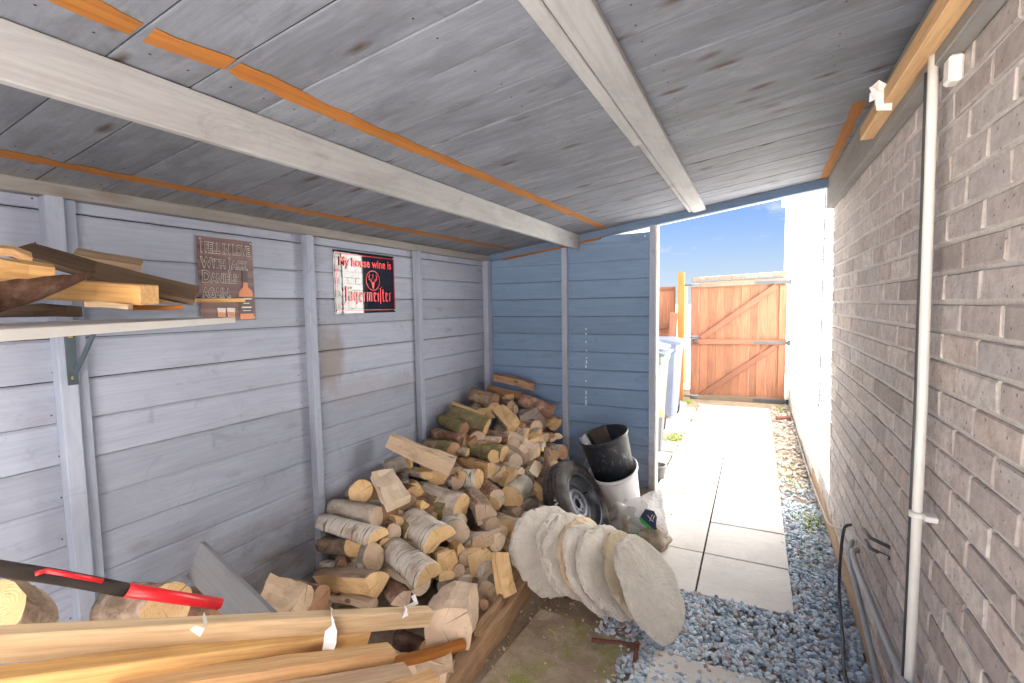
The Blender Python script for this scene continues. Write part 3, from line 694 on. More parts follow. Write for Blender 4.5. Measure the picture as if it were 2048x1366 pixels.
cable('black_cable', 'black cable hanging from the pipe end down to the gravel by the brick wall', [(X_, 2.77, .42), (X_ - .03, 2.75, .40), (X_ - .04, 2.76, .25), (X_ - .05, 2.68, .10), (X_ - .07, 2.4, .035), (X_ - .09, 2.2, .03), (X_ - .07, 1.9, .03)], .0075, M['blackcable'])
cable('grey_cable', 'thin grey cable rising along the foot of the brick wall to a bracket', [(X_ - .01, 6.0, .05), (X_ - .01, 4.6, .06), (X_ - .01, 3.9, .10), (X_ - .02, 3.4, .17), (X_ - .02, 3.0, .30), (X_ - .02, 2.7, .42), (X_ - .02, 2.3, .52), (X_ + .0, 2.08, .59)], .0055, M['greycable'])
br = thing('wall_bracket', 'small dark pronged bracket sticking out of the brick wall above the pipes', 'bracket', (XR, 2.2, .58))
bm_obj('prong', tube_bm([(0, -.08, .03), (-.05, -.02, .03), (-.055, .08, .02)], .007), M['iron'], br, True)
bm_obj('prong', tube_bm([(0, -.08, -.01), (-.05, -.02, -.01), (-.05, .07, -.02)], .007), M['iron'], br, True)
cable('wall_cable', 'black cable clipped straight down the edge of the white painted wall', [(XR - .012, 4.31, 2.6), (XR - .012, 4.29, 2.2), (XR - .012, 4.31, 1.8), (XR - .012, 4.285, 1.2), (XR - .012, 4.285, .75), (XR - .012, 4.35, .70), (XR - .012, 4.55, .72), (XR - .012, 4.9, .9), (XR - .012, 5.6, .95), (XR - .012, 7.2, .75)], .0065, M['blackcable'])
for (y, z) in ((3.5, .98), (2.95, 1.13), (2.95, .72), (3.1, .55), (2.7, .9)):
    pass

# ---------------------------------------------------------------- gate, fence, bins
gx0, gx1, gy = -.885, .385, 7.85
gt = thing('garden_gate', 'tall orange-brown boarded garden gate with diagonal braces at the end of the path', 'gate', (0, gy, 0))
nb_ = 11
for i in range(nb_):
    a = gx0 + .02 + (gx1 - gx0 - .04) * i / nb_; b = gx0 + .02 + (gx1 - gx0 - .04) * (i + 1) / nb_
    block('gate_board', (a + .0003, .0 + random.uniform(0, .003), .03), (b - .0003, .02, 1.80 + .035 * i / nb_), M['fence'], gt, .004, 'z')
for z, mt in ((.035, 'gatetop'), (.875, 'gatebrace'), (1.72, 'gatetop')):
    timber('rail', (gx0, -.02, z + .035), (gx1, -.02, z + .035 + (.03 if z > 1.5 else .015)), .04, .075, M[mt], gt, (0, 0, 1), .004)
for x in (gx0 + .045, gx1 - .05): block('stile', (x - .045, -.018, .11), (x + .045, -.0015, 1.72), M['gatebrace' if x < 0 else 'fence'], gt, .003, 'z')
for z0, z1 in ((.085, .86), (.96, 1.72)): timber('brace', (gx0 + .15, -.021, z0), (gx1 - .13, -.021, z1), .036, .075, M['gatebrace'], gt, (0, 0, 1), .003)
for i in range(7):
    a = gx0 + .02 + i * .178; block('capping', (a, -.03, 1.815 + .006 * i), (a + .172, .03, 1.875 + .006 * i), M['gatetop'], gt, .004)
for z in (.08, .915, 1.765):
    h = block('hinge', (.0 - .02, -.048, z - .02), (.40, -.041, z + .022), M['iron'], gt, .001)
    block('hinge_knuckle', (.40, -.055, z - .035), (.43, -.03, z + .035), M['iron'], gt, .004)
for z in (.08, .98, 1.76):
    bm_obj('bolt', tube_bm([(gx0 - .08, -.06, z), (gx0 + .13, -.06, z)], .011), M['iron'], gt, True)
    block('bolt_plate', (gx0 + .0, -.05, z - .02), (gx0 + .12, -.041, z + .02), M['galv'], gt, .001)
bm_obj('padlock', box_bm(.05, .03, .05, .012, None, (gx0 + .08, -.06, .92)), M['iron'], gt)
hp = thing('hinge_post', 'pale slim post between the gate hinges and the white wall', 'post', (.415, gy, 0))
block('post_shaft', (-.026, -.03, 0), (.028, .04, 1.93), M['whiteboard'], hp, .003, 'z')
gp = thing('gate_post', 'orange gate post standing left of the gate and taller than it', 'post', (-1.02, 7.83, 0))
block('post_shaft', (-.05, -.04, 0), (.04, .05, 1.96), M['post'], gp, .004, 'z')
block('latch_batten', (.042, -.03, .28), (.085, .02, .80), M['plankB'], gp, .003, 'z'); block('latch_batten', (.042, -.03, 1.0), (.085, .02, 1.75), M['newwood'], gp, .003, 'z')
fn = thing('boarded_fence', 'pinkish-orange boarded fence behind the wheelie bins', 'fence', (-1.1, 7.95, 0))
for i in range(22):
    x = -.02 - i * .125; block('fence_board', (x - .1247, -.012, .03), (x, .0 + random.uniform(0, .004), 1.72), M['fence'], fn, .002, 'z')
for z in (.12, 1.10, 1.70): block('fence_rail', (-2.8, -.05, z), (-.02, -.014, z + .06 if z < 1.5 else z + .05), M['gatebrace'], fn, .003)
# dark reddish timber beside the post
ub = thing('leaning_fence_board', 'dark red-brown board standing between the blue bin and the gate post', 'board', (-1.12, 7.6, 0))
timber('board_length', (-.03, 0, 0.02), (.01, .1, 1.35), .11, .022, M['gatebrace'], ub, (0, -1, 0))

def wheelie(label, x, y, h, w, d, bodyc, lidc, rot=0.):
    t = thing('wheelie_bin', label, 'bin', (x, y, .0), 'wheelie bins behind the shed'); t.rotation_euler.z = rot
    mb = plain('bin_plastic', bodyc, .45, .4, .12, 6); ml = plain('bin_lid_plastic', lidc, .4, .4, .05, 6)
    def fr(z): return .78 + .22 * z / h
    bm = bmesh.new(); rows = []
    for z in (.06, .1, h * .5, h - .1, h - .06, h - .055, h):
        k = fr(z) * (1.0 if z < h - .06 else 1.06); r = .05
        pts = []
        for (sx, sy) in ((-1, -1), (1, -1), (1, 1), (-1, 1)):
            for a in range(3):
                an = math.atan2(sy, sx) + (a - 1) * .5
                pts.append((sx * (w / 2 * k - r) + r * math.cos(an), sy * (d / 2 * k - r) + r * math.sin(an), z))
        rows.append([bm.verts.new(p) for p in pts])
    for i in range(len(rows) - 1):
        for k in range(12): bm.faces.new((rows[i][k], rows[i][(k + 1) % 12], rows[i + 1][(k + 1) % 12], rows[i + 1][k]))
    bm.faces.new(rows[0][::-1]); bm.faces.new(rows[-1])
    bm_obj('body', bm, mb, t)
    bm = bmesh.new(); prs = [(-.56, 0, .0), (.56, 0, .0), (.58, 0, .03), (.2, 0, .065), (-.4, 0, .06), (-.58, 0, .03)]
    A = [bm.verts.new((a * w, -.56 * d, h + c)) for a, b, c in prs]; B = [bm.verts.new((a * w, .58 * d, h + c)) for a, b, c in prs]
    bm.faces.new(A); bm.faces.new(B[::-1])
    for i in range(6): bm.faces.new((A[i], A[(i + 1) % 6], B[(i + 1) % 6], B[i]))
    bm_obj('lid', bm, ml, t)
    bm_obj('handle', tube_bm([(-w * .38, d * .6, h - .02), (w * .38, d * .6, h - .02)], .014), mb, t, True)
    for sx in (-1, 1): bm_obj('wheel', tube_bm([(sx * w * .36 - .02, d * .42, .1), (sx * w * .36 + .02, d * .42, .1)], .1, 20), M['black'], t)
    return t
wheelie('pale green wheelie bin nearest the shed post', -1.13, 5.62, .93, .48, .55, (.13, .165, .12), (.15, .19, .22))
wheelie('lilac-blue wheelie bin between the green bin and the gate post', -1.11, 6.60, .98, .50, .56, (.15, .17, .25), (.13, .17, .26))
for i, (z, c, lb) in enumerate(((1.00, (.36, .36, .55), 'crumpled pale lilac bag lying on the green bin lid'),)):
    bm = bmesh.new(); bmesh.ops.create_icosphere(bm, subdivisions=3, radius=1)
    for v in bm.verts:
        n = 1 + .22 * math.sin(7 * v.co.x + 3 * v.co.y) * math.cos(5 * v.co.y) + random.gauss(0, .04); v.co = Vector((v.co.x * .26 * n, v.co.y * .24 * n, max(v.co.z, -.35) * .065 * n))
    m_ = bm_obj('plastic_bag', bm, plain('lilac_plastic', c, .35, .5, .15), None, True); m_.location = (-1.13, 5.6, z + .018); tag(m_, lb, 'bag')
cd_ = thing('food_caddy', 'small grey food caddy with a yellow-orange lid standing before the green bin', 'bin', (-.93, 5.0, 0))
bm = bmesh.new(); rows = []
for z, k in ((.02, .8), (.2, .9), (.37, 1.)):
    rows.append([bm.verts.new((sx * .12 * k, sy * .12 * k, z)) for sx, sy in ((-1, -.7), (-.7, -1), (.7, -1), (1, -.7), (1, .7), (.7, 1), (-.7, 1), (-1, .7))])
for i in range(2):
    for k in range(8): bm.faces.new((rows[i][k], rows[i][(k + 1) % 8], rows[i + 1][(k + 1) % 8], rows[i + 1][k]))
bm.faces.new(rows[0][::-1]); bm.faces.new(rows[-1])
bm_obj('body', bm, plain('grey_caddy', (.10, .10, .115), .5), cd_)
bm = lathe_bm([(.001, .445), (.07, .44), (.125, .41), (.13, .372), (.001, .371)], 12); bm_obj('lid', bm, plain('yellow_lid', (.5, .27, .05), .45), cd_)

# ---------------------------------------------------------------- signs on the left wall (flat printed metal sheets)
def flat_poly(bm, pts, y=0.): return bm.faces.new([bm.verts.new((p[0], y, p[1])) for p in pts])
FONT = None
def text_mesh(txt, size, mat, parent, x, z, y, offset=0., sx=1., align='LEFT', nm='lettering'):
    cu = bpy.data.curves.new('t', 'FONT'); cu.body = txt; cu.size = size; cu.offset = offset; cu.align_x = align; cu.resolution_u = 3; cu.extrude = 0
    ob = bpy.data.objects.new('t', cu); COL.objects.link(ob); bpy.context.view_layer.update()
    me = bpy.data.meshes.new_from_object(ob.evaluated_get(bpy.context.evaluated_depsgraph_get())); bpy.data.objects.remove(ob)
    me.transform(Matrix(((sx, 0, 0, 0), (0, 0, -1, 0), (0, 1, 0, 0), (0, 0, 0, 1)))); o = link(nm, me, parent, [mat]); o.location = (x, y, z); return o
def sign_root(name, label, ylo, yhi, zlo, zhi, tilt=0.):
    t = thing(name, label, 'sign', (XL + .008, (ylo + yhi) / 2, (zlo + zhi) / 2)); t.rotation_euler = (0, 0, PI / 2 + tilt); return t   # local X -> world Y, local -Y -> world +X
def sheet(t, w, h, mat, cut=.008, bow=.004):
    bm = bmesh.new(); n = 8; F = []; B = []
    for i in range(n + 1):
        x = -w / 2 + w * i / n; yy = -bow * (1 - (2 * x / w) ** 2) ; F.append((bm.verts.new((x, yy, -h / 2)), bm.verts.new((x, yy, h / 2)))); B.append((bm.verts.new((x, yy + .001, -h / 2)), bm.verts.new((x, yy + .001, h / 2))))
    for i in range(n):
        bm.faces.new((F[i][0], F[i + 1][0], F[i + 1][1], F[i][1])); bm.faces.new((B[i][1], B[i + 1][1], B[i + 1][0], B[i][0]))
        bm.faces.new((F[i][1], F[i + 1][1], B[i + 1][1], B[i][1])); bm.faces.new((F[i][0], B[i][0], B[i + 1][0], F[i + 1][0]))
    bm.faces.new((F[0][0], F[0][1], B[0][1], B[0][0])); bm.faces.new((F[-1][0], B[-1][0], B[-1][1], F[-1][1]))
    return bm_obj('sheet', bm, mat, t)
def ink(name, c, rough=.35, emis=None): m = Mat(name, rough, .5); m.color(c); return m.m
jm_ = Mat('brown_printed_sign', .45, .4); v = jm_.coord((1, 1, 6), False)
jm_.color(jm_.mix(jm_.ramp(jm_.noise(jm_.coord((3, 1, 30), False), 1, 4), [(.35, 0.), (.65, 1.)]), (.10, .055, .06), (.24, .15, .14)))
w1, h1 = .262, .372
s1 = sign_root('bottle_sign', 'brown portrait metal sign reading I fell in love with Jack Daniels again', 1.302, 1.564, 1.449, 1.821)
s1.rotation_euler.z += .01
sheet(s1, w1, h1, jm_.m, bow=.002)
wh = ink('cream_ink', (.66, .60, .56)); dk = ink('dark_ink', (.07, .045, .05))
def jline(parts, z, size, width):
    x = -w1 / 2 + .012
    full = ''.join(p for p, s in parts)
    items = []; cur = 0
    for p, s in parts:
        for off, mat, yy in ((.034, wh, -.0042), (.006, dk, -.0052)):
            o = text_mesh(p, size * s, mat, s1, 0, z, yy, off * size * 1.6, 1)
            items.append((o, cur))
        wd = o.dimensions.x if o.dimensions.x > 0 else size * .6 * len(p)
        bb = [v.co.x for v in o.data.vertices]; cur += (max(bb) if bb else 0) + size * (.38 if s >= 1. and len(p) > 1 or p in ('I', 'ITH') else .07)
    k = width / cur
    for o, c in items: o.scale.x = k; o.location.x = x + c * k
jline([('I', 1), ('FELL', 1.), ('IN', 1.), ('LOVE', 1.)], .118, .062, .245)
jline([('W', 1.), ('ITH', .85), ('J', 1.1), ('ACK', .85)], .052, .062, .22)
jline([('D', 1.1), ('ANIELS', .85)], -.012, .064, .165)
jline([('AGAIN.', .95)], -.078, .06, .13)
def part_poly(t, nm, pts, mat, y): bm = bmesh.new(); flat_poly(bm, pts, y); return bm_obj(nm, bm, mat, t)
cx0 = w1 / 2 - .048
part_poly(s1, 'bottle_print', [(cx0 - .034, -.18), (cx0 + .034, -.18), (cx0 + .036, -.06), (cx0 + .03, -.045), (cx0 + .013, -.03), (cx0 + .012, .02), (cx0 - .012, .02), (cx0 - .013, -.03), (cx0 - .03, -.045), (cx0 - .036, -.06)], ink('amber_ink', (.62, .22, .09)), -.0045)
part_poly(s1, 'bottle_cap_print', [(cx0 - .013, -.008), (cx0 + .013, -.008), (cx0 + .013, .045), (cx0 - .013, .045)], dk, -.0052)
part_poly(s1, 'bottle_label_print', [(cx0 - .034, -.155), (cx0 + .034, -.155), (cx0 + .035, -.075), (cx0 - .035, -.075)], dk, -.0052)
for z, hh, ww in ((-.088, .006, .056), (-.108, .004, .03), (-.128, .006, .05), (-.142, .003, .04)): part_poly(s1, 'bottle_label_line', [(cx0 - ww / 2, z), (cx0 + ww / 2, z), (cx0 + ww / 2, z + hh), (cx0 - ww / 2, z + hh)], wh, -.0058)
for k in range(2):
    gx = -.055 + k * .045; part_poly(s1, 'glass_print', [(gx, -.17), (gx + .03, -.172), (gx + .036, -.128), (gx - .004, -.126)], wh, -.0045)
    part_poly(s1, 'drink_print', [(gx + .002, -.168), (gx + .028, -.17), (gx + .031, -.147), (gx - .001, -.145)], ink('orange_ink', (.6, .25, .1)), -.0052)
# second sign
w2, h2 = .525, .366
s2 = sign_root('stag_sign', 'glossy black landscape metal sign with red lettering and a red stag emblem', 2.063, 2.588, 1.467, 1.833)
blk = Mat('gloss_black_print', .04, .6); blk.color((.012, .012, .022)); blk.b.inputs['Coat Weight'].default_value = .9; blk.b.inputs['Coat Roughness'].default_value = .02; blk.b.inputs['Coat IOR'].default_value = 1.5; blk.b.inputs['Specular IOR Level'].default_value = .15
sheet(s2, w2, h2, blk.m, bow=.006)
red = ink('red_ink', (.85, .035, .045), .25)
def ring_poly(t, nm, x, z, r0, r1, y, n=40, sx=1):
    bm = bmesh.new(); A = [bm.verts.new((x + sx * r0 * math.cos(2 * PI * k / n), y, z + r0 * math.sin(2 * PI * k / n))) for k in range(n)]; B = [bm.verts.new((x + sx * r1 * math.cos(2 * PI * k / n), y, z + r1 * math.sin(2 * PI * k / n))) for k in range(n)]
    for k in range(n): bm.faces.new((A[k], A[(k + 1) % n], B[(k + 1) % n], B[k]))
    return bm_obj(nm, bm, red, t)
yo = -.0075
bm = bmesh.new()
for (a, b, c, d) in ((-.25, .25, .163, .1665), (-.25, .25, -.1665, -.163), (-.25, -.2465, -.163, .163), (.2465, .25, -.163, .163)): flat_poly(bm, [(a, c), (b, c), (b, d), (a, d)], yo)
bm_obj('border_line', bm, red, s2)
o = text_mesh('My house wine is', .072, red, s2, -.225, .098, yo, .0016, 1.); bb = [v.co.x for v in o.data.vertices]; o.scale.x = .45 / max(bb)
ring_poly(s2, 'emblem_ring', .05, .018, .058, .062, yo); 
bm = bmesh.new()
def stroke(bm, pts, w, y):
    for (a, b) in zip(pts, pts[1:]):
        d = Vector((b[0] - a[0], b[1] - a[1])); l = d.length or 1; n = Vector((-d.y, d.x)) / l * w / 2
        flat_poly(bm, [(a[0] - n.x, a[1] - n.y), (b[0] - n.x * .8, b[1] - n.y * .8), (b[0] + n.x * .8, b[1] + n.y * .8), (a[0] + n.x, a[1] + n.y)], y)
ex, ez = .05, .018
for s in (-1, 1):
    stroke(bm, [(ex + s * .008, ez - .012), (ex + s * .024, ez + .002), (ex + s * .034, ez + .02), (ex + s * .028, ez + .038)], .006, yo)
    stroke(bm, [(ex + s * .022, ez), (ex + s * .04, ez + .008)], .004, yo); stroke(bm, [(ex + s * .032, ez + .016), (ex + s * .044, ez + .026)], .004, yo); stroke(bm, [(ex + s * .014, ez - .006), (ex + s * .014, ez + .012)], .004, yo)
flat_poly(bm, [(ex - .014, ez - .01), (ex + .014, ez - .01), (ex + .009, ez - .035), (ex + .006, ez - .05), (ex - .006, ez - .05), (ex - .009, ez - .035)], yo)
stroke(bm, [(ex, ez + .014), (ex, ez + .044)], .004, yo); stroke(bm, [(ex - .009, ez + .033), (ex + .009, ez + .033)], .004, yo)
bm_obj('stag_emblem', bm, red, s2)
# blackletter name, drawn with a broad nib
def blackletter(t, txt, x0, x1, zb, xh):
    nib = Vector((.30, .22)) * xh * .55
    G = {  # strokes in units of x-height, width last
     'J': ([[(.15, 1.3), (.5, 1.5)], [(.15, 1.3), (.15, 1.0)], [(.5, 1.5), (.5, .1)], [(.5, .1), (.15, -.3)], [(.15, -.3), (.0, -.1)]], .8),
     'a': ([[(.1, .9), (.45, 1.)], [(.45, .95), (.45, .1)], [(.1, .6), (.1, .15)], [(.1, .15), (.45, .1)], [(.1, .6), (.45, .6)]], .7),
     'g': ([[(.1, .9), (.1, .2)], [(.1, .9), (.45, .95)], [(.45, .95), (.45, -.2)], [(.45, -.2), (.1, -.4)], [(.1, .2), (.45, .1)]], .7),
     'e': ([[(.1, .9), (.1, .15)], [(.1, .95), (.42, .8)], [(.42, .8), (.1, .45)], [(.1, .15), (.4, .05)]], .62),
     'r': ([[(.1, .95), (.1, .05)], [(.1, .8), (.4, .95)]], .52),
     'm': ([[(.1, .95), (.1, .05)], [(.1, .85), (.42, .95)], [(.42, .95), (.42, .05)], [(.42, .85), (.74, .95)], [(.74, .95), (.74, .05)]], 1.02),
     'i': ([[(.1, .95), (.1, .05)], [(.06, 1.3), (.14, 1.38)]], .38),
     's': ([[(.1, 1.4), (.1, -.2)], [(.1, 1.4), (.38, 1.5)]], .4),
     't': ([[(.1, 1.3), (.1, .1)], [(-.02, .95), (.3, .95)], [(.1, .1), (.3, .05)]], .45)}
    tot = sum(G[c][1] for c in txt); k = (x1 - x0) / (tot * xh); bm = bmesh.new(); x = x0; yy = yo
    for ci, c in enumerate(txt):
        for st in G[c][0]:
            for a, b in zip(st, st[1:]):
                A = Vector((x + a[0] * xh * k, zb + a[1] * xh)); B = Vector((x + b[0] * xh * k, zb + b[1] * xh)); yy -= .000002
                q = [A - nib / 2, A + nib / 2, B + nib / 2, B - nib / 2]; flat_poly(bm, [(p.x, p.y) for p in q], yy)
        if ci == 1:
            for dx in (.08, .4): A = Vector((x + dx * xh * k, zb + 1.35 * xh)); flat_poly(bm, [(A.x - .006, A.y), (A.x, A.y - .008), (A.x + .006, A.y), (A.x, A.y + .008)], yy)
        x += G[c][1] * xh * k
    return bm_obj('brand_lettering', bm, red, t)
blackletter(s2, 'Jagermeister', -.205, .225, -.115, .062)
for t in (s1, s2):
    ww, hh = (w1, h1) if t is s1 else (w2, h2)
    for sx in (-1, 1):
        for sz in (-1, 1): bm_obj('fixing_screw', tube_bm([(sx * (ww / 2 - .012), -.009, sz * (hh / 2 - .012)), (sx * (ww / 2 - .012), -.003, sz * (hh / 2 - .012))], .004), M['galv'], t)

# ---------------------------------------------------------------- shelf and its load
sh = thing('wall_shelf', 'white board shelf on a bracket across the left wall', 'shelf', (-1.9, .9, 1.46))
A_, B_, = Vector((-1.848, 1.248)), Vector((-.92, -.02))
bm = bmesh.new(); pts = [A_, B_, Vector((XL + .05, -.02)), Vector((XL + .05, 1.17))]
lo = [bm.verts.new((p.x + 1.9, p.y - .9, -.011)) for p in pts]; hi = [bm.verts.new((p.x + 1.9, p.y - .9, .011)) for p in pts]
bm.faces.new(lo[::-1]); bm.faces.new(hi)
for i in range(4): bm.faces.new((lo[i], lo[(i + 1) % 4], hi[(i + 1) % 4], hi[i]))
bmesh.ops.bevel(bm, geom=bm.edges[:], offset=.0015, segments=1, affect='EDGES')
bm_obj('shelf_board', bm, M['whiteboard'], sh)
bl = Vector((XL + .054, .825, 1.448))
def brk(p): return bl + Vector(p) - sh.location
bm = bmesh.new(); box_bm(.004, .03, .20, .0005, bm, tuple(brk((0, 0, -.10)))); box_bm(.20, .03, .004, .0005, bm, tuple(brk((.10, 0, -.004))))
prs = [brk((.003, 0, -.19)), brk((.19, 0, -.008)), brk((.16, 0, -.008)), brk((.003, 0, -.16))]
a = [bm.verts.new(p + Vector((0, -.002, 0))) for p in prs]; b = [bm.verts.new(p + Vector((0, .002, 0))) for p in prs]
bm.faces.new(a); bm.faces.new(b[::-1]); [bm.faces.new((a[i], a[(i + 1) % 4], b[(i + 1) % 4], b[i])) for i in range(4)]
bm_obj('bracket', bm, M['bracket'], sh)
for z in (-.03, -.175): bm_obj('screw', tube_bm([brk((.001, 0, z)), brk((.007, 0, z))], .007, 10), M['brass'], sh)

def single(name, label, cat, p0, p1, w, h, mat, up=(0, 0, 1), rough=.0, group=None, bev=.002, segs=0):
    o = timber(name, p0, p1, w, h, mat, None, up, bev, rough, segs); return tag(o, label, cat, group)
OG = 'offcuts piled on the white shelf'
D = lambda u, v, d: P(u, v, d)
single('timber_offcut', 'long dark weathered plank lying at a slant across the shelf pile', 'offcut', D(40, 500, 1.42), D(520, 612, 1.62) * 0 + D(365, 588, 1.55), .11, .02, M['darkplank'], (.2, -.25, .9), .0015, OG)
single('timber_offcut', 'dark-faced plank with a pale cut end pointing at the brown sign', 'offcut', D(185, 545, 1.38), D(392, 592, 1.50), .085, .022, M['darkplank'], (.35, -.45, .8), .001, OG)
single('timber_offcut', 'tan plank end standing highest at the back of the shelf pile', 'offcut', D(150, 508, 1.62), D(285, 530, 1.72), .08, .022, M['plankC'], (.25, -.3, .9), .001, OG)
single('timber_offcut', 'thick square-cut orange block in the middle of the shelf', 'offcut', D(100, 577, 1.30), D(300, 590, 1.30), .07, .052, M['plankB'], (0, -.05, 1), 0, OG, .003)
single('timber_offcut', 'short pale strip under the thick orange block', 'offcut', D(175, 608, 1.22), D(262, 613, 1.26), .05, .014, M['plankA'], (0, 0, 1), .001, OG)
single('timber_offcut', 'flat reddish-orange strip lying right of the pale strip on the shelf', 'offcut', D(258, 616, 1.38), D(366, 614, 1.45), .05, .014, M['bare'], (0, 0, 1), .001, OG)
single('timber_offcut', 'thin light stick poking out over the brown sign', 'offcut', D(300, 602, 1.62), D(488, 600, 1.86), .02, .014, M['plankB'], (0, 0, 1), .0006, OG)
single('timber_offcut', 'blurry orange broken block at the left edge of the shelf pile', 'offcut', D(-60, 530, 1.05), D(103, 548, 1.15), .09, .05, M['plankB'], (.1, -.3, 1), .004, OG)
single('timber_offcut', 'splintered yellow piece on top at the left end of the shelf', 'offcut', D(-60, 490, 1.16), D(62, 517, 1.24), .07, .022, M['newwood'], (.2, -.2, 1), .004, OG)
single('timber_offcut', 'dark stub of wood in the shadow under the shelf pile', 'offcut', D(-40, 622, 1.25), D(150, 622, 1.32), .10, .03, M['darkplank'], (0, 0, 1), .003, OG)
# curved piece of bark
bm = bmesh.new(); n = 14; rows = []
p0, p1 = D(-120, 596, 1.02), D(182, 563, 1.18); ax = (p1 - p0); dn = Vector((.1, -.35, -.9)).normalized()
side = ax.cross(dn).normalized()
for i in range(n + 1):
    t = i / n; wdt = .085 * (1 - .9 * t ** 2.2); c = p0 + ax * t; row = []
    for j in range(9):
        a = -1.25 + 2.5 * j / 8; row.append(bm.verts.new(c + side * math.sin(a) * wdt + dn * (math.cos(a) * wdt - .025) + Vector((random.gauss(0, .0012),) * 3)))
    rows.append(row)
for i in range(n):
    for j in range(8): bm.faces.new((rows[i][j], rows[i][j + 1], rows[i + 1][j + 1], rows[i + 1][j]))
r = bmesh.ops.solidify(bm, geom=bm.faces[:], thickness=.008)
tag(bm_obj('bark_slab', bm, BK['red'], None, True), 'curved dark red-brown slab of bark at the left of the shelf', 'bark')

# ---------------------------------------------------------------- firewood
def heap_h(X, Y):
    zw = .43 + .235 * (Y - 1.83)                       # height where the stack meets the left wall
    xe = -1.10 - .05 * max(0, min(1, (Y - 2.1) / 1.2)) - .10 * max(0, Y - 3.0)
    t = (xe - X) / (xe + 2.07)
    if t <= 0: return 0
    h = zw * min(1, t) ** .62
    f = max(0, min(1, (Y - 1.66) / .26)); return .16 + (h - .16) * f if h > .16 else h
def on_heap(u, v):
    d = ray(u, v); s = 1.3
    while s < 4.6:
        p = CAMLOC + d * (s / FPX)
        if p.y > YB - .09 or p.x < XL + .07 or p.z < heap_h(p.x, p.y) or p.z < .02: return s
        s += .01
    return 4.0
def log_mesh(L, r, kind, seed, taper=.06, bend=.02, squash=1.):
    rg = random.Random(seed); n = 16; pts = []      # outline in local YZ, arc flag per edge
    if kind == 'round':
        ph = rg.uniform(0, 6)
        for k in range(n):
            a = 2 * PI * k / n; q = 1 + .06 * math.sin(2 * a + ph) + .03 * math.sin(5 * a + ph); pts.append((r * q * math.cos(a), r * q * math.sin(a) * squash, True))
    elif kind == 'half':
        for k in range(12): a = PI * k / 11; pts.append((r * math.cos(a), -r * math.sin(a) * .92 + r * .3, True))
        pts[-1] = (pts[-1][0], pts[-1][1], False); pts += [(-r * .45, r * .34, False), (.0, r * .27, False), (r * .5, r * .36, False)]
    elif kind == 'wedge':
        a0, a1 = -PI * .5 - .75, -PI * .5 + .75
        for k in range(7): a = a0 + (a1 - a0) * k / 6; pts.append((1.35 * r * math.cos(a), 1.35 * r * math.sin(a) + r * .55, True))
        pts[-1] = (*pts[-1][:2], False); pts += [(.45 * r, r * .2, False), (.05 * r, .85 * r, False), (-.45 * r, .22 * r, False)]
    else:   # block: split on all sides
        q = [(-1, -.8), (-.1, -.95), (.9, -.85), (1.02, 0), (.85, .8), (0, .92), (-.85, .75), (-.95, 0)]
        pts = [(r * a * rg.uniform(.85, 1.08), r * b * squash * rg.uniform(.85, 1.08), kind == 'barkblock' and i < 3) for i, (a, b) in enumerate(q)]
    m = len(pts); segs = 7; bm = bmesh.new(); rows = []
    bp = rg.uniform(0, 6); tw = rg.uniform(-.25, .25) if kind != 'round' else 0
    cut0, cut1 = rg.uniform(-.25, .25), rg.uniform(-.25, .25)
    for i in range(segs + 1):
        t = i / segs; x = -L / 2 + L * t; sc = 1 + taper * (t - .5) * 2
        oy, oz = bend * math.sin(PI * t) * math.cos(bp) * L, bend * math.sin(PI * t) * math.sin(bp) * L
        c, s = math.cos(tw * (t - .5)), math.sin(tw * (t - .5)); row = []
        for (y, z, arc) in pts:
            jj = r * (.025 if arc else .045); y2, z2 = y * sc + rg.gauss(0, jj), z * sc + rg.gauss(0, jj); xx = x
            if i == 0: xx += y * cut0
            if i == segs: xx += y * cut1
            row.append(bm.verts.new((xx, y2 * c - z2 * s + oy, y2 * s + z2 * c + oz)))
        rows.append(row)
    for i in range(segs):
        for j in range(m):
            f = bm.faces.new((rows[i][j], rows[i][(j + 1) % m], rows[i + 1][(j + 1) % m], rows[i + 1][j])); f.material_index = 0 if pts[j][2] else 2; f.smooth = pts[j][2]
    for row, rev in ((rows[0], True), (rows[-1], False)):
        c = Vector((0, 0, 0)); 
        for v in row: c += v.co
        c /= m; cv = bm.verts.new(c + Vector(((-.002 if rev else .002), 0, 0)))
        for j in range(m):
            f = bm.faces.new((row[(j + 1) % m], row[j], cv) if rev else (row[j], row[(j + 1) % m], cv)); f.material_index = 1
    bmesh.ops.recalc_face_normals(bm, faces=bm.faces); me = bpy.data.meshes.new('log'); bm.to_mesh(me); bm.free(); return me
LOGN = [0]
def log_between(pt, pf, r, kind, bark, wd, roll, label, group='split firewood logs in the corner stack', squash=1., bend=.02, name='firewood_log', taper=.06):
    LOGN[0] += 1; L = (pf - pt).length
    me = log_mesh(L, r, kind, LOGN[0] * 7 + 3, taper, bend, squash); e, s = WD[wd]
    for m_ in (BK[bark], e, s): me.materials.append(m_)
    o = link(name, me); x = (pf - pt).normalized()
    toc = (CAMLOC - (pf + pt) / 2).normalized(); z = CU - x * CU.dot(x)
    if z.length < .3: z = CR - x * CR.dot(x)
    z.normalize(); y = z.cross(x); m3 = Matrix((x, y, z)).transposed() @ Matrix.Rotation(math.radians(roll), 3, 'X'); m4 = m3.to_4x4(); m4.translation = (pf + pt) / 2
    o.matrix_world = m4; return tag(o, label, 'log', group)
def cropA(x, y): return 620 + x * .2782, 720 + y * .2782
def cropB(x, y): return 620 + x * .2680, 1000 + y * .2680
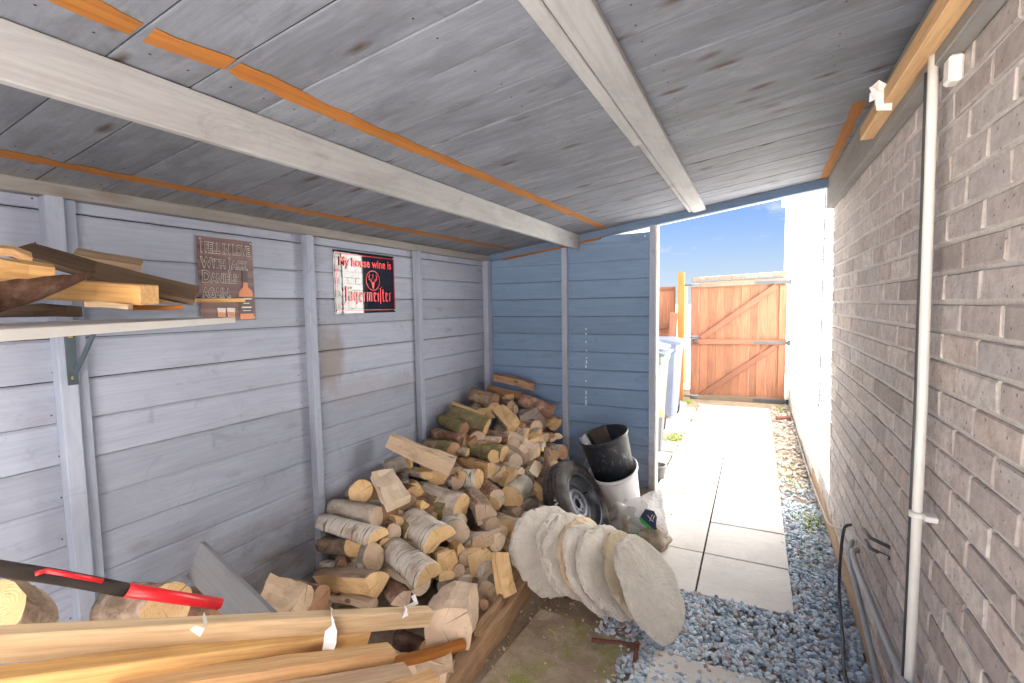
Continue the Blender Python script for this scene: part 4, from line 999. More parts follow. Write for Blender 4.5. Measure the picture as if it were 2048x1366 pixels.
# (crop, face x, y, tail x, y, diameter, kind, bark, wood, roll, lift towards viewer, min length, squash, label)
LOGS = [
 ('A', 1610, 190, 1330, 120, 112, 'block', 'dark', 'brown', 0, -.02, .24, .55, 'dark reddish-brown slab lying highest, against the blue back wall'),
 ('A', 1530, 260, 1275, 205, 62, 'wedge', 'dark', 'brown', 20, -.02, .26, 1, 'thin brown split piece just under the dark top slab'),
 ('A', 1330, 305, 1120, 245, 105, 'round', 'brown', 'brown', 0, .0, .26, 1, 'knobbly brown log second row down by the left wall'),
 ('A', 1435, 270, 1340, 330, 80, 'wedge', 'brown', 'orange', 60, .0, .2, 1, 'small orange wedge facing up beside the knobbly brown log'),
 ('A', 1740, 375, 1510, 280, 92, 'round', 'red', 'pink', 0, .0, .28, 1, 'rough reddish-grey round log sloping right near the top of the stack'),
 ('A', 1250, 405, 980, 318, 80, 'block', 'brown', 'orange', 10, -.05, .26, .7, 'orange split billet with a pale upper end at the left wall'),
 ('A', 1270, 490, 1010, 385, 122, 'round', 'moss', 'orange', 0, .02, .30, 1, 'thick yellow-green mossy log in the upper stack'),
 ('A', 1110, 500, 940, 425, 92, 'round', 'moss', 'brown', 0, .01, .26, 1, 'thinner mossy log tucked below the thick mossy one'),
 ('A', 1470, 490, 1350, 350, 130, 'wedge', 'brown', 'orange', -35, .03, .24, 1, 'brown wedge with a bright orange edge left of the grey square block'),
 ('A', 1600, 440, 1540, 425, 215, 'block', 'dark', 'greyw', 8, .0, .14, .9, 'square dark grey end-grain block high in the stack'),
 ('A', 1770, 470, 1690, 415, 100, 'half', 'brown', 'orange', 30, .0, .2, 1, 'short tan half log at the right edge above a barky one'),
 ('A', 1770, 560, 1690, 520, 95, 'half', 'brown', 'pale', 200, .0, .2, 1, 'short log with pale split top at the right edge of the stack'),
 ('A', 1620, 600, 1480, 520, 130, 'block', 'brown', 'yellow', 15, .0, .25, .75, 'smooth pale yellow split billet under the grey square block'),
 ('A', 1590, 680, 1390, 570, 165, 'block', 'brown', 'pink', 20, .04, .27, .8, 'large smooth pink-beige split billet in the right half of the stack'),
 ('A', 1100, 575, 890, 520, 75, 'round', 'red', 'brown', 0, -.02, .25, 1, 'short reddish bark log under the mossy pair'),
 ('A', 1370, 575, 1045, 545, 62, 'barkblock', 'grey', 'orange', 180, .03, .30, .55, 'flat grey bark strip laid across the mossy white log'),
 ('A', 1400, 680, 1095, 625, 112, 'round', 'moss', 'orange', 0, .02, .32, 1, 'dark-patched mossy white log below the flat bark strip'),
 ('A', 1480, 725, 1400, 665, 88, 'round', 'birch', 'pale', 0, .02, .2, 1, 'small white birch end beside the pink-beige billet'),
 ('A', 1135, 670, 820, 600, 92, 'half', 'brown', 'orange', 170, .0, .32, 1, 'orange half log lying behind the long twisted piece'),
 ('A', 1030, 760, 570, 570, 145, 'barkblock', 'grey', 'tan', 0, .12, .42, .8, 'long twisted tan split piece leaning up to the left wall'),
 ('A', 1695, 850, 1700, 640, 92, 'half', 'red', 'pink', 90, .0, .22, 1, 'upright dark red half log at the right edge behind the tyre'),
 ('A', 1300, 800, 1090, 735, 120, 'wedge', 'red', 'orange', 150, .0, .26, 1, 'reddish bark wedge right of the long twisted piece'),
 ('A', 1515, 815, 1340, 745, 68, 'round', 'grey', 'pale', 0, .03, .26, 1, 'slim grey log with a round cream end below the pink billet'),
 ('A', 1625, 780, 1560, 800, 100, 'block', 'brown', 'pale', 45, .05, .14, .9, 'small cream square block set corner-up near the tyre'),
 ('A', 1215, 855, 890, 850, 112, 'round', 'birch', 'orange', 0, .03, .32, 1, 'whitish birch log with a dark knot near its orange end'),
 ('A', 715, 725, 440, 745, 92, 'round', 'grey', 'yellow', 0, .0, .27, 1, 'grey log with a yellow end resting near the left wall boards'),
 ('A', 850, 820, 640, 790, 104, 'half', 'grey', 'yellow', 0, .0, .26, 1, 'grey birch half log with a yellow split end behind the pale slab'),
 ('A', 645, 1030, 520, 810, 190, 'block', 'brown', 'pale', 12, .14, .27, .45, 'large smooth pale slab-like billet standing on the left of the stack'),
 ('A', 365, 945, 205, 935, 140, 'round', 'grey', 'yellow', 0, .03, .24, 1, 'short fat grey log with a pale yellow face at the far left'),
 ('A', 770, 930, 700, 900, 110, 'wedge', 'brown', 'yellow', 0, -.03, .2, 1, 'yellow wedge peeking out right of the pale slab billet'),
 ('A', 480, 1130, 120, 1050, 125, 'round', 'grey', 'pale', 0, .04, .33, 1, 'long beige log with a round cream end on the left'),
 ('A', 490, 1270, 90, 1150, 155, 'half', 'birch', 'yellow', 190, .09, .34, 1, 'peeling birch log with a split yellow end, lower left'),
 ('A', 325, 1340, 90, 1320, 125, 'round', 'brown', 'yellow', 0, .03, .28, 1, 'brown log with a round knotty yellow face beside the stud'),
 ('A', 450, 1345, 400, 1330, 110, 'wedge', 'brown', 'orange', 0, .09, .2, 1, 'orange wedge end next to the round knotty yellow face'),
 ('A', 545, 1340, 500, 1300, 95, 'round', 'red', 'yellow', 0, .0, .2, 1, 'small round yellow end below the pink-barked log'),
 ('A', 1090, 1060, 800, 950, 165, 'round', 'grey', 'orange', 0, .05, .34, 1, 'big smooth grey log with a heart-shaped orange face mid stack'),
 ('A', 1080, 1170, 840, 1060, 110, 'round', 'grey', 'pale', 0, .0, .30, 1, 'grey log squeezed under the heart-faced one'),
 ('A', 930, 1290, 730, 1130, 240, 'half', 'birch', 'yellow', 195, .13, .34, 1, 'very thick silvery log with a yellow split edge in the middle'),
 ('A', 1055, 1240, 1000, 1150, 150, 'round', 'birch', 'pale', 0, .03, .24, 1, 'white-rimmed round log end right of the thick silvery one'),
 ('A', 1250, 1120, 1160, 980, 170, 'wedge', 'brown', 'pink', 160, .03, .27, 1, 'tall pinkish wedge between two round faces mid stack'),
 ('A', 1345, 1000, 1230, 900, 120, 'round', 'red', 'pale', 0, .02, .28, 1, 'oval cream face above the tall pinkish wedge'),
 ('A', 1445, 990, 1550, 890, 140, 'round', 'grey', 'yellow', 0, .02, .26, 1, 'round golden face turned down-left near the tyre'),
 ('A', 1435, 880, 1320, 820, 112, 'wedge', 'brown', 'orange', 120, .0, .24, 1, 'rough brown wedge with orange rim over the golden face'),
 ('A', 1510, 870, 1450, 830, 70, 'round', 'grey', 'greyw', 0, .01, .2, 1, 'stubby grey log end left of two against the tyre side'),
 ('A', 1580, 865, 1530, 820, 66, 'round', 'grey', 'greyw', 0, .01, .2, 1, 'stubby grey log end nearest the cream square block'),
 ('A', 1500, 1110, 1335, 1085, 110, 'wedge', 'brown', 'tan', 180, .01, .26, 1, 'coarse dark bark wedge above the first flagstone'),
 ('A', 1590, 1045, 1500, 1000, 100, 'half', 'birch', 'greyw', 200, .08, .25, 1, 'grey birch piece between the golden face and the tyre'),
 ('A', 1590, 940, 1560, 900, 80, 'wedge', 'brown', 'orange', 0, -.03, .2, 1, 'orange-brown sliver under the cream square block'),
 ('A', 1310, 1180, 1230, 1120, 110, 'block', 'brown', 'pink', 10, .03, .2, .8, 'beige split chunk with a flat end, centre right'),
 ('A', 1410, 1195, 1350, 1160, 105, 'block', 'brown', 'orange', -5, .02, .2, .8, 'salmon split chunk touching the first flagstone'),
 ('A', 1250, 1300, 1140, 1270, 150, 'barkblock', 'grey', 'tan', 180, .05, .2, .7, 'flat grey bark piece facing out, right of centre'),
 ('A', 1345, 1310, 1270, 1250, 108, 'round', 'grey', 'pale', 0, .05, .22, 1, 'small clean round cream end left of the flagstones'),
 ('A', 640, 1160, 540, 1110, 75, 'wedge', 'brown', 'orange', 40, .04, .2, 1, 'ragged orange kindling under the pale slab billet'),
 ('A', 820, 1040, 740, 1030, 65, 'wedge', 'brown', 'orange', 10, .06, .2, 1, 'orange splinter beside the heart-faced log'),
 ('A', 600, 1240, 540, 1190, 100, 'round', 'red', 'pink', 0, .02, .24, 1, 'pink-barked log end between the birch log and the silvery one'),
 ('B', 890, 560, 610, 350, 225, 'half', 'birch', 'orange', 190, .13, .34, 1, 'white-grey birch half log slanting down to an orange end, low centre'),
 ('B', 500, 640, 90, 590, 205, 'wedge', 'brown', 'orange', 170, .12, .34, 1, 'big orange-brown split wedge beside the stud, low in the stack'),
 ('B', 475, 430, 400, 400, 130, 'round', 'grey', 'tan', 0, .08, .24, 1.3, 'tall oval grey-tan face under the peeling birch log'),
 ('B', 430, 490, 100, 470, 85, 'barkblock', 'birch', 'tan', 180, .03, .32, .6, 'flat whitish bark piece on top of the big orange-brown wedge'),
 ('B', 565, 390, 520, 330, 85, 'wedge', 'red', 'brown', 30, .03, .22, 1, 'small dark red wedge left of the white-grey birch half log'),
 ('B', 840, 650, 560, 480, 150, 'half', 'brown', 'pale', 20, .08, .34, 1, 'half log with a half-moon cream face under the white-grey birch'),
 ('B', 1025, 460, 960, 420, 145, 'block', 'brown', 'orange', 5, .06, .22, 1.1, 'many-sided orange face right of the white-grey birch log'),
 ('B', 1110, 400, 1040, 340, 120, 'half', 'birch', 'yellow', 70, .04, .25, 1, 'yellow crescent face edged in white bark'),
 ('B', 1165, 430, 1110, 400, 95, 'round', 'brown', 'pink', 0, .05, .22, 1, 'small round pinkish face left of the golden square end'),
 ('B', 1275, 470, 1180, 420, 200, 'block', 'birch', 'yellow', 0, .06, .24, .95, 'large golden square log end near the first flagstone'),
 ('B', 1020, 570, 960, 540, 115, 'block', 'brown', 'yellow', 10, .06, .2, .6, 'low yellow split piece under the many-sided orange face'),
 ('B', 1110, 530, 1070, 500, 80, 'round', 'brown', 'pink', 0, .04, .2, 1, 'little pink-brown face under the yellow crescent'),
 ('B', 1160, 615, 1080, 580, 105, 'barkblock', 'birch', 'pink', 180, .05, .22, .7, 'white peeling bark piece above the grey oval-faced log'),
 ('B', 1320, 690, 1190, 630, 110, 'round', 'grey', 'tan', 0, .05, .26, 1.2, 'grey log with an oval tan face by the old sleeper'),
 ('B', 1360, 600, 1320, 560, 75, 'round', 'birch', 'greyw', 0, .02, .2, 1, 'small white birch bit under the golden square end'),
 ('B', 700, 760, 570, 620, 150, 'wedge', 'red', 'pink', 200, .06, .28, 1, 'pinkish-brown ragged wedge between the orange wedge and the half-moon log'),
 ('B', 470, 780, 130, 720, 85, 'block', 'brown', 'tan', 5, .08, .34, .7, 'long flat tan split piece under the big orange-brown wedge'),
 ('B', 1225, 760, 1150, 650, 110, 'round', 'birch', 'tan', 0, .12, .26, 1, 'mottled white birch log standing behind the pink chopping block'),
 ('B', 1010, 640, 960, 620, 100, 'round', 'dark', 'greyw', 0, -.03, .24, 1, 'dark hollow-looking log end behind the pink chopping block'),
 ('B', 1300, 780, 1240, 900, 60, 'round', 'brown', 'brown', 0, .16, .22, 1, 'thin brown stick of wood between chopping block and sleeper'),
 ('B', 100, 770, -60, 740, 120, 'wedge', 'red', 'brown', 10, .05, .28, 1, 'crumbly reddish log at the foot of the stud'),
]
MAIN = []
import re
def short(l): return re.split(r' (?:in|by|on|below|beside|under|behind|at|with|near|lying|against|facing|sloping|leaning|resting|peeking|tucked|left|right|high|laid|above|over|between|touching|set|turned|slanting|edged|squeezed|standing|lower|second|just|mid|centre|highest|face) ', l.split(',')[0])[0]
USED = set()
def gap_label(p, bk, kd):
    c = RW.transposed() @ (p - CAMLOC); u, v = 1024 + FPX * c.x / -c.z, 683 - FPX * c.y / -c.z
    for (mu, mv, lab) in sorted(MAIN, key=lambda q: (q[0] - u) ** 2 + (q[1] - v) ** 2):
        w = ('left of' if u < mu else 'right of') if abs(u - mu) > abs(v - mv) else ('above' if v < mv else 'below')
        k = (w, short(lab))
        if k in USED or len(k[1].split()) > 7: continue
        USED.add(k); return f'{bk} {kd} piece in the gap {w} the {k[1]}'
for (cr_, fx, fy, tx, ty, dia, kind, bark, wd, roll, lift, L0, sq, lab) in LOGS:
    f_ = cropA if cr_ == 'A' else cropB; s_ = .2782 if cr_ == 'A' else .268
    u, v = f_(fx, fy); u2, v2 = f_(tx, ty); D1 = on_heap(u, v) - lift; D2s = on_heap(u2, v2)
    r = dia * s_ * D1 / FPX / 2 * 1.12
    if kind in ('block', 'barkblock'): r *= .92
    pf = P(u, v, D1); q = P(u2, v2, D1); lat = (q - pf).length
    ext = math.sqrt(max(L0 * L0 - lat * lat, .0004)); pt = P(u2, v2, D1 + min(ext, max(.03, L0 * .9)))
    pt.x = max(pt.x, XL + .02 + r * .6); pt.y = min(pt.y, YB - .02 - r * .5)
    if pf.z < r * .9: pf.z = r * .9
    if pt.z < r * .9: pt.z = r * .9
    log_between(pt, pf, r, kind, bark, wd, roll, lab, squash=sq); MAIN.append((u, v, lab))
# logs seen only in the gaps
rg = random.Random(5); cnt = 0
for k in range(900):
    if cnt >= 95: break
    X = rg.uniform(-2.05, -1.18); Y = rg.uniform(1.72, 3.72); h = heap_h(X, Y)
    if h < .12: continue
    z = h - rg.uniform(.075, .11)
    a = rg.gauss(-.5, .35); dv = Vector((math.cos(a), math.sin(a), rg.gauss(0, .08))); L = rg.uniform(.22, .3); c = Vector((X, Y, max(z, .06)))
    p0, p1 = c - dv * L / 2, c + dv * L / 2
    if min(p0.x, p1.x) < XL + .07 or max(p0.y, p1.y) > YB - .08: continue
    kd_ = rg.choice(('round', 'half', 'wedge')); bk_ = rg.choice(('brown', 'grey', 'reddish', 'brown', 'mossy'))
    log_between(p0, p1, rg.uniform(.045, .06), kd_, {'reddish': 'red', 'mossy': 'moss'}.get(bk_, bk_), rg.choice(('orange', 'tan', 'yellow', 'brown', 'pink')), rg.uniform(0, 360),
                gap_label(c, bk_, {'round': 'round', 'half': 'half-log', 'wedge': 'wedge'}[kd_]), 'firewood logs inside the stack'); cnt += 1

def px_log(label, t, f, depth_t, depth_f, r, kind, bark, wd, roll=0, squash=1, bend=.02, taper=.06, name='firewood_log', group='loose wood on the floor by the stack'):
    return log_between(P(*t, depth_t), P(*f, depth_f), r, kind, bark, wd, roll, label, group, squash, bend, name, taper)
px_log('dark rough-barked log with a yellow split end on the floor left of the stack', (535, 1180), (600, 1212), 2.15, 2.0, .075, 'half', 'dark', 'tan', 60)
px_log('reddish crumbly log lying against the stud foot, right of the dark one', (560, 1178), (640, 1200), 2.2, 2.1, .055, 'round', 'red', 'brown')
px_log('brown log with an orange end under the red handle', (225, 1212), (335, 1218), 1.75, 1.62, .075, 'round', 'brown', 'orange')
px_log('dark log glimpsed below the grey leaning board', (350, 1212), (450, 1206), 1.9, 1.85, .06, 'round', 'red', 'brown')
px_log('blurred brown log end at the far left behind the battens', (-20, 1225), (40, 1250), 1.22, 1.34, .08, 'round', 'brown', 'orange')
px_log('squat pink-beige chopping block between battens and sleeper', (918, 1200), (893, 1258), 2.12, 1.88, .094, 'block', 'brown', 'pink', 6, .95, taper=.02, name='chopping_block', group='wood at the end of the battens')
px_log('dark bark log under the batten ends', (795, 1275), (850, 1300), 1.95, 1.88, .04, 'round', 'dark', 'orange')
px_log('orange-red splintered billet standing on the sleeper end', (1000, 1105), (1015, 1190), 2.35, 2.3, .042, 'barkblock', 'red', 'orange', 0, .7)
px_log('ragged brown split piece low behind the batten tips', (780, 1320), (900, 1340), 1.82, 1.8, .05, 'wedge', 'brown', 'tan', 30)
px_log('grey weathered split piece near the bottom between batten and sleeper', (840, 1350), (905, 1325), 1.78, 1.8, .05, 'wedge', 'grey', 'tan', 90)
single('sleeper', 'long old brown timber sleeper edging the log stack on the floor', 'timber', (-1.065, 2.26, .062), (-1.02, 1.02, .062), .125, .115, M['sleeper'], (0, 0, 1), .0035)
single('timber_offcut', 'narrow weathered board lying along the inner side of the sleeper', 'offcut', P(1030, 1165, 2.42), P(955, 1265, 2.05), .03, .05, M['sleeper'], (0, 0, 1), .002)

# ---------------------------------------------------------------- battens in front
BG = 'timber lengths in the foreground'
single('batten', 'topmost pale batten with white tape, its end on the pink block', 'batten', P(857, 1232, 1.80), P(-180, 1300, .92), .045, .058, M['plankA'], (0, -.18, 1), 0, BG, .003)
single('batten', 'orange batten below the topmost one with two dark knots', 'batten', P(728, 1272, 1.62), P(-180, 1395, .86), .06, .050, M['plankB'], (0, -.15, 1), 0, BG, .003)
single('batten', 'pale rough-sawn batten third from the top, square end', 'batten', P(780, 1306, 1.55), P(200, 1392, 1.05), .06, .042, M['newwood'], (0, -.2, 1), .001, BG)
single('batten', 'weathered brown batten near the bottom edge of the picture', 'batten', P(812, 1352, 1.50), P(250, 1450, 1.05), .07, .045, M['plankC'], (0, -.2, 1), .001, BG)
single('batten', 'thin split orange batten reaching furthest right toward the sleeper', 'batten', P(928, 1288, 1.86), P(700, 1352, 1.62), .035, .028, M['bare'], (0, -.1, 1), .0015, BG)
single('batten', 'short pale batten end in the bottom corner by the sleeper', 'batten', P(868, 1358, 1.52), P(700, 1420, 1.30), .05, .04, M['newwood'], (0, -.2, 1), 0, BG)
# tape around battens
def tape_thing(label, pts, nrm, w):
    t = tape_strip('tape', pts, nrm, w, None); t.name = 'tape_strip'; return tag(t, label, 'tape', 'white tape on the battens')
nr = (.1, -.8, .45)
tape_thing('broad white tape wrapped over the two upper battens', [P(668, 1221, 1.56), P(664, 1240, 1.46), P(662, 1262, 1.45), P(660, 1285, 1.44), P(655, 1303, 1.44)], CB, .036)
tape_thing('small torn white tape scrap on the upper batten at left', [P(412, 1234, 1.25), P(408, 1244, 1.22), P(400, 1254, 1.20), P(390, 1266, 1.19)], CB, .028)
tape_thing('short white tape band near the end of the upper batten', [P(812, 1214, 1.72), P(811, 1224, 1.68), P(810, 1234, 1.66)], CB, .024)
tape_thing('curled white tape tail standing up at the upper batten end', [P(790, 1224, 1.76), P(815, 1216, 1.77), P(832, 1205, 1.79), P(826, 1190, 1.80)], CB, .020)

# grey leaning board and red-and-black handle
single('leaning_board', 'short grey painted board leaning against the left wall above the battens', 'board', P(392, 1118, 1.74), P(560, 1290, 1.50), .135, .018, M['plate2'], CB, 0, None, .002)
hd = thing('axe_handle', 'red and black fibreglass axe handle slanting behind the battens', 'tool', P(200, 1170, 1.3))
l0 = hd.location
def hp_(u, v, d): return P(u, v, d) - l0
bm = tube_bm(spline([hp_(-140, 1112, 1.08), hp_(0, 1137, 1.14), hp_(120, 1155, 1.24), hp_(252, 1180, 1.34)], 5), [.018] * 16, 12); bm_obj('grip', bm, M['blackgrip'], hd, True)
bm = tube_bm([hp_(252, 1180, 1.34), hp_(340, 1193, 1.42), hp_(440, 1208, 1.52)], [.0185, .0175, .017], 12); bm_obj('shaft', bm, M['redgrip'], hd, True)
for (a, b, da, db) in (((70, 1148), (92, 1141), 1.17, 1.185), ((92, 1141), (205, 1162), 1.185, 1.275)):
    bm_obj('grip_inlay', tube_bm([hp_(*a, da), hp_(*b, db)], .006, 6), M['redgrip'], hd, True)

# ---------------------------------------------------------------- round flagstones leaning in a row
from mathutils import noise as mnoise
def flagstone(c, n, R, th, seed, mat, label):
    rg = random.Random(seed); nn = 84; bm = bmesh.new(); ph = [rg.uniform(0, 6) for _ in range(5)]; off = Vector((seed * 3.1, seed * 1.7, 0))
    def rad(a): return R * (1 + .035 * math.sin(2 * a + ph[0]) + .03 * math.sin(3 * a + ph[1]) + .02 * math.sin(6 * a + ph[2]))
    prof = [(0, .5), (.2, .5), (.4, .5), (.58, .5), (.72, .5), (.83, .49), (.91, .45), (.96, .34), (.99, .15), (1.0, -.05), (.985, -.25), (.95, -.40), (.9, -.47), (.8, -.5), (.5, -.5), (0, -.5)]
    rows = []
    for (k, z) in prof:
        row = []
        for j in range(nn if k else 1):
            a = 2 * PI * j / nn; rr = rad(a) * k; p = Vector((rr * math.cos(a), rr * math.sin(a), z * th))
            e = max(0, (k - .8) / .2)
            d = mnoise.fractal(p * 16 + off, .8, 2.1, 5) * (.0035 + .004 * e); q = mnoise.fractal(Vector((p.x * 30, p.y * 30, p.z * 90)) + off, .7, 2.2, 4) * .011 * e
            st = mnoise.noise(Vector((math.cos(a) * 5, math.sin(a) * 5, z * 3)) + off); q -= .016 * max(0, st - .1) * e
            p.z += d; rl = p.to_2d().normalized() if k else Vector((0, 0)); p.x += rl.x * q; p.y += rl.y * q
            row.append(bm.verts.new(p))
        rows.append(row)
    for r0, r1 in zip(rows, rows[1:]):
        for j in range(nn):
            if len(r0) == 1: bm.faces.new((r0[0], r1[j], r1[(j + 1) % nn]))
            elif len(r1) == 1: bm.faces.new((r0[j], r1[0], r0[(j + 1) % nn]))
            else: bm.faces.new((r0[j], r1[j], r1[(j + 1) % nn], r0[(j + 1) % nn]))
    o = bm_obj('flagstone', bm, M[mat], None, False, z_matrix(c, n, seed)); return tag(o, label, 'stone', 'round flagstones leaning in a row')
ST = [((-.965, 2.335, .20), (.66, -.42, .60), .228, .042, 'stone', 'leftmost round flagstone, its pale face wide open beside the logs'),
      ((-.865, 2.375, .185), (.76, -.26, .58), .212, .034, 'stone', 'second round flagstone from the left, grey and rough-edged'),
      ((-.805, 2.335, .20), (.73, -.32, .60), .216, .03, 'stone', 'third round flagstone from the left, narrow grey sliver showing'),
      ((-.745, 2.34, .185), (.77, -.22, .59), .213, .036, 'stonewarm', 'warm yellowish round flagstone fourth from the left'),
      ((-.685, 2.295, .185), (.74, -.27, .61), .217, .034, 'stone', 'fifth round flagstone from the left, just right of the yellowish one'),
      ((-.605, 2.285, .195), (.765, -.20, .60), .230, .046, 'stone', 'thick pitted grey flagstone sixth from the left'),
      ((-.515, 2.30, .18), (.79, -.13, .60), .210, .03, 'stonetan', 'tan flagstone mostly hidden behind the front one'),
      ((-.415, 2.232, .19), (.773, -.154, .615), .227, .034, 'stone', 'front flagstone at the right end, its whole smooth face visible')]
for i, (c, n, R, th, mt, lb) in enumerate(ST): flagstone(c, n, R, th, 30 + i, mt, lb)
single('timber_offcut', 'short rusty-brown stick of wood under the front flagstones', 'offcut', (-.62, 1.98, .03), (-.44, 2.02, .03), .014, .012, M['gatebrace'], (0, 0, 1), .0015)
single('timber_offcut', 'rusty-brown stub pointing at the white slab below the flagstones', 'offcut', (-.43, 2.03, .03), (-.422, 1.93, .02), .016, .014, M['gatebrace'], (0, 0, 1), .0015)

# ---------------------------------------------------------------- spare wheel
WN = Vector((.859, -.04, .51)).normalized(); wc_ = Vector((-.945, 2.90, .262))
wh_ = thing('spare_wheel', 'old black tyre on a dark steel rim leaning by the logs', 'wheel', wc_ - WN * .07); wh_.rotation_euler = z_matrix((0, 0, 0), WN).to_euler()
rub = Mat('worn_rubber', .75, .3); n_ = rub.noise(rub.coord((1, 1, 1), False), 14, 6, .65)
rub.color(rub.mix(rub.ramp(n_, [(.4, 0.), (.72, 1.)]), (.035, .032, .034), (.13, .115, .11))).bump(rub.noise(rub.coord((1, 1, 1), False), 90, 3), .2, .002)
prof = [(.176, .062), (.185, .072), (.21, .082), (.235, .080), (.256, .070), (.268, .058), (.276, .050), (.2775, .046), (.272, .0445), (.272, .038), (.2785, .036), (.280, .015), (.274, .0135), (.274, .0065), (.280, .005), (.280, -.015), (.274, -.0165), (.274, -.0235), (.280, -.025), (.2785, -.046), (.272, -.058), (.25, -.078), (.21, -.084), (.176, -.066), (.172, 0), (.176, .062)]
bm_obj('tyre', lathe_bm(prof, 64), rub.m, wh_, True)
steel = plain('dark_steel_rim', (.085, .095, .115), .42, .5, .3, 12, .55)
rp = [(.178, .060), (.180, .068), (.174, .070), (.169, .064), (.166, .045), (.158, .030), (.150, .024), (.140, .010), (.128, .004), (.112, .008), (.100, .018), (.090, .022), (.072, .022), (.066, .016), (.050, .008), (.040, .006), (.034, .010), (.030, .006), (.029, -.02), (.001, -.021)]
bm_obj('rim', lathe_bm(rp, 48), steel, wh_, True)
for k in range(4):
    a = k * PI / 2 + .4; bm_obj('bolt_hole', tube_bm([(.052 * math.cos(a), .052 * math.sin(a), .0035), (.052 * math.cos(a), .052 * math.sin(a), .0115)], .0065, 10), M['black'], wh_)
bm_obj('centre_hole', lathe_bm([(.001, .0005), (.0285, .0005), (.0285, -.012), (.001, -.012)], 20), M['black'], wh_)
bm_obj('valve', tube_bm([(.125, .02, .01), (.13, .02, .04)], .004, 8), M['black'], wh_)
# paint splash on the tread
toc = (CAMLOC - wc_).normalized(); rinv = wh_.rotation_euler.to_matrix().transposed(); q = rinv @ (P(1112, 985, 2.6) - wh_.location); a0 = math.atan2(q.y, q.x)
bm = bmesh.new()
for k in range(14):
    a = a0 + random.gauss(0, .05); z = random.uniform(.016, .035); s = random.uniform(.0015, .006); rr = .2804
    bm.faces.new([bm.verts.new((rr * math.cos(a + dx), rr * math.sin(a + dx), z + dz)) for dx, dz in ((-s * 3, -s), (s * 2, -s * .6), (s * 3, s), (-s, s * 1.2))])
bm_obj('paint_splash', bm, M['tape'], wh_)

# ---------------------------------------------------------------- buckets
def bucket(label, base, top, r0, r1, mat, rimmat, rimr=.008, lip=.03, name='bucket', handle=True):
    base, top = Vector(base), Vector(top); ax = top - base; h = ax.length; t = thing(name, label, 'bucket', base); t.rotation_euler = z_matrix((0, 0, 0), ax).to_euler()
    th = .003; prof = [(.001, .004), (r0 - th, .004), (r1 - th, h), (r1 + rimr, h + .002), (r1 + rimr + .001, h - lip * .5), (r1 + .002, h - lip * .55), (r1 - .001 - (r1 - r0) * lip / h, h - lip), (r0, .0), (.001, .0)]
    bm_obj('body', lathe_bm(prof, 40), mat, t, True)
    bm_obj('rim', lathe_bm([(r1 - .004, h + .001), (r1, h + .006), (r1 + rimr, h + .006), (r1 + rimr + .003, h), (r1 + rimr, h - .006), (r1 - .002, h - .006), (r1 - .004, h + .001)], 40), rimmat, t, True)
    return t
wb_base = onZ(1249, 1026, .0); wb_top = P(1226, 936, depth_of(wb_base) - .12)
whb = plain('white_bucket_plastic', (.80, .81, .84), .35, .45, .03, 5)
dm = depth_of(wb_top); r1 = 47 * dm / FPX
bucket('white plastic bucket standing by the wheel under a black one', wb_base + Vector((0, 0, .012)), wb_top, r1 * .74, r1, whb, whb, .006, .035, 'white_bucket')
bkm = Mat('scuffed_black_plastic', .38, .5); n_ = bkm.noise(bkm.coord((1, 1, 1), False), 26, 7, .75); bkm.color(bkm.mix(bkm.ramp(n_, [(.56, 0.), (.7, .75)]), (.018, .021, .03), (.42, .45, .5))); bkm.bump(n_, .1, .002)
axw = (wb_top - wb_base).normalized(); bb_base = wb_top - axw * .035; bb_top = P(1206, 870, depth_of(wb_top) - .02); r2 = 49 * depth_of(bb_top) / FPX
bkt = bucket('scuffed black bucket jammed tilted in the white bucket', bb_base, bb_top, r1 * .86, r2, bkm.m, bkm.m, .004, .02, 'black_bucket')
h_ = (bb_top - bb_base).length
bm_obj('handle', tube_bm(spline([(-r2 * .9, -r2 * .4, h_ - .03), (-r2 * 1.08, -r2 * .55, h_ * .6), (-r2 * .95, -r2 * .75, h_ * .35), (-r2 * .5, -r2 * 1.0, h_ * .32)], 5), .0028, 6), M['galv'], bkt, True)
tr = thing('black_tray', 'small black rectangular pot standing in the black bucket', 'pot', bb_top); tl = tr.location
bm = bmesh.new(); cs = [P(1176, 868, dm - .03), P(1207, 850, dm - .0), P(1222, 880, dm - .02), P(1190, 897, dm - .05)]
bx = (cs[1] - cs[0]).normalized(); dn = (cs[3] - cs[0]).normalized(); nn_ = bx.cross(dn).normalized()
ww_ = (cs[1] - cs[0]).length; hh_ = (cs[3] - cs[0]).length * 1.3
outer = [Vector((0, 0)), Vector((ww_, 0)), Vector((ww_ * .92, hh_)), Vector((ww_ * .08, hh_))]
def tp(x, y, z): return cs[0] + bx * x + dn * y + nn_ * z - tl
A = [bm.verts.new(tp(p.x, p.y, -.03)) for p in outer]; B = [bm.verts.new(tp(p.x, p.y, .05)) for p in outer]
for i in range(1, 4): bm.faces.new((A[i], A[(i + 1) % 4], B[(i + 1) % 4], B[i]))
bm.faces.new(A); bm.faces.new(B[::-1]); bmesh.ops.recalc_face_normals(bm, faces=bm.faces); bmesh.ops.bevel(bm, geom=bm.edges[:], offset=.003, segments=1, affect='EDGES')
bm_obj('pot_body', bm, M['blackgrip'], tr)

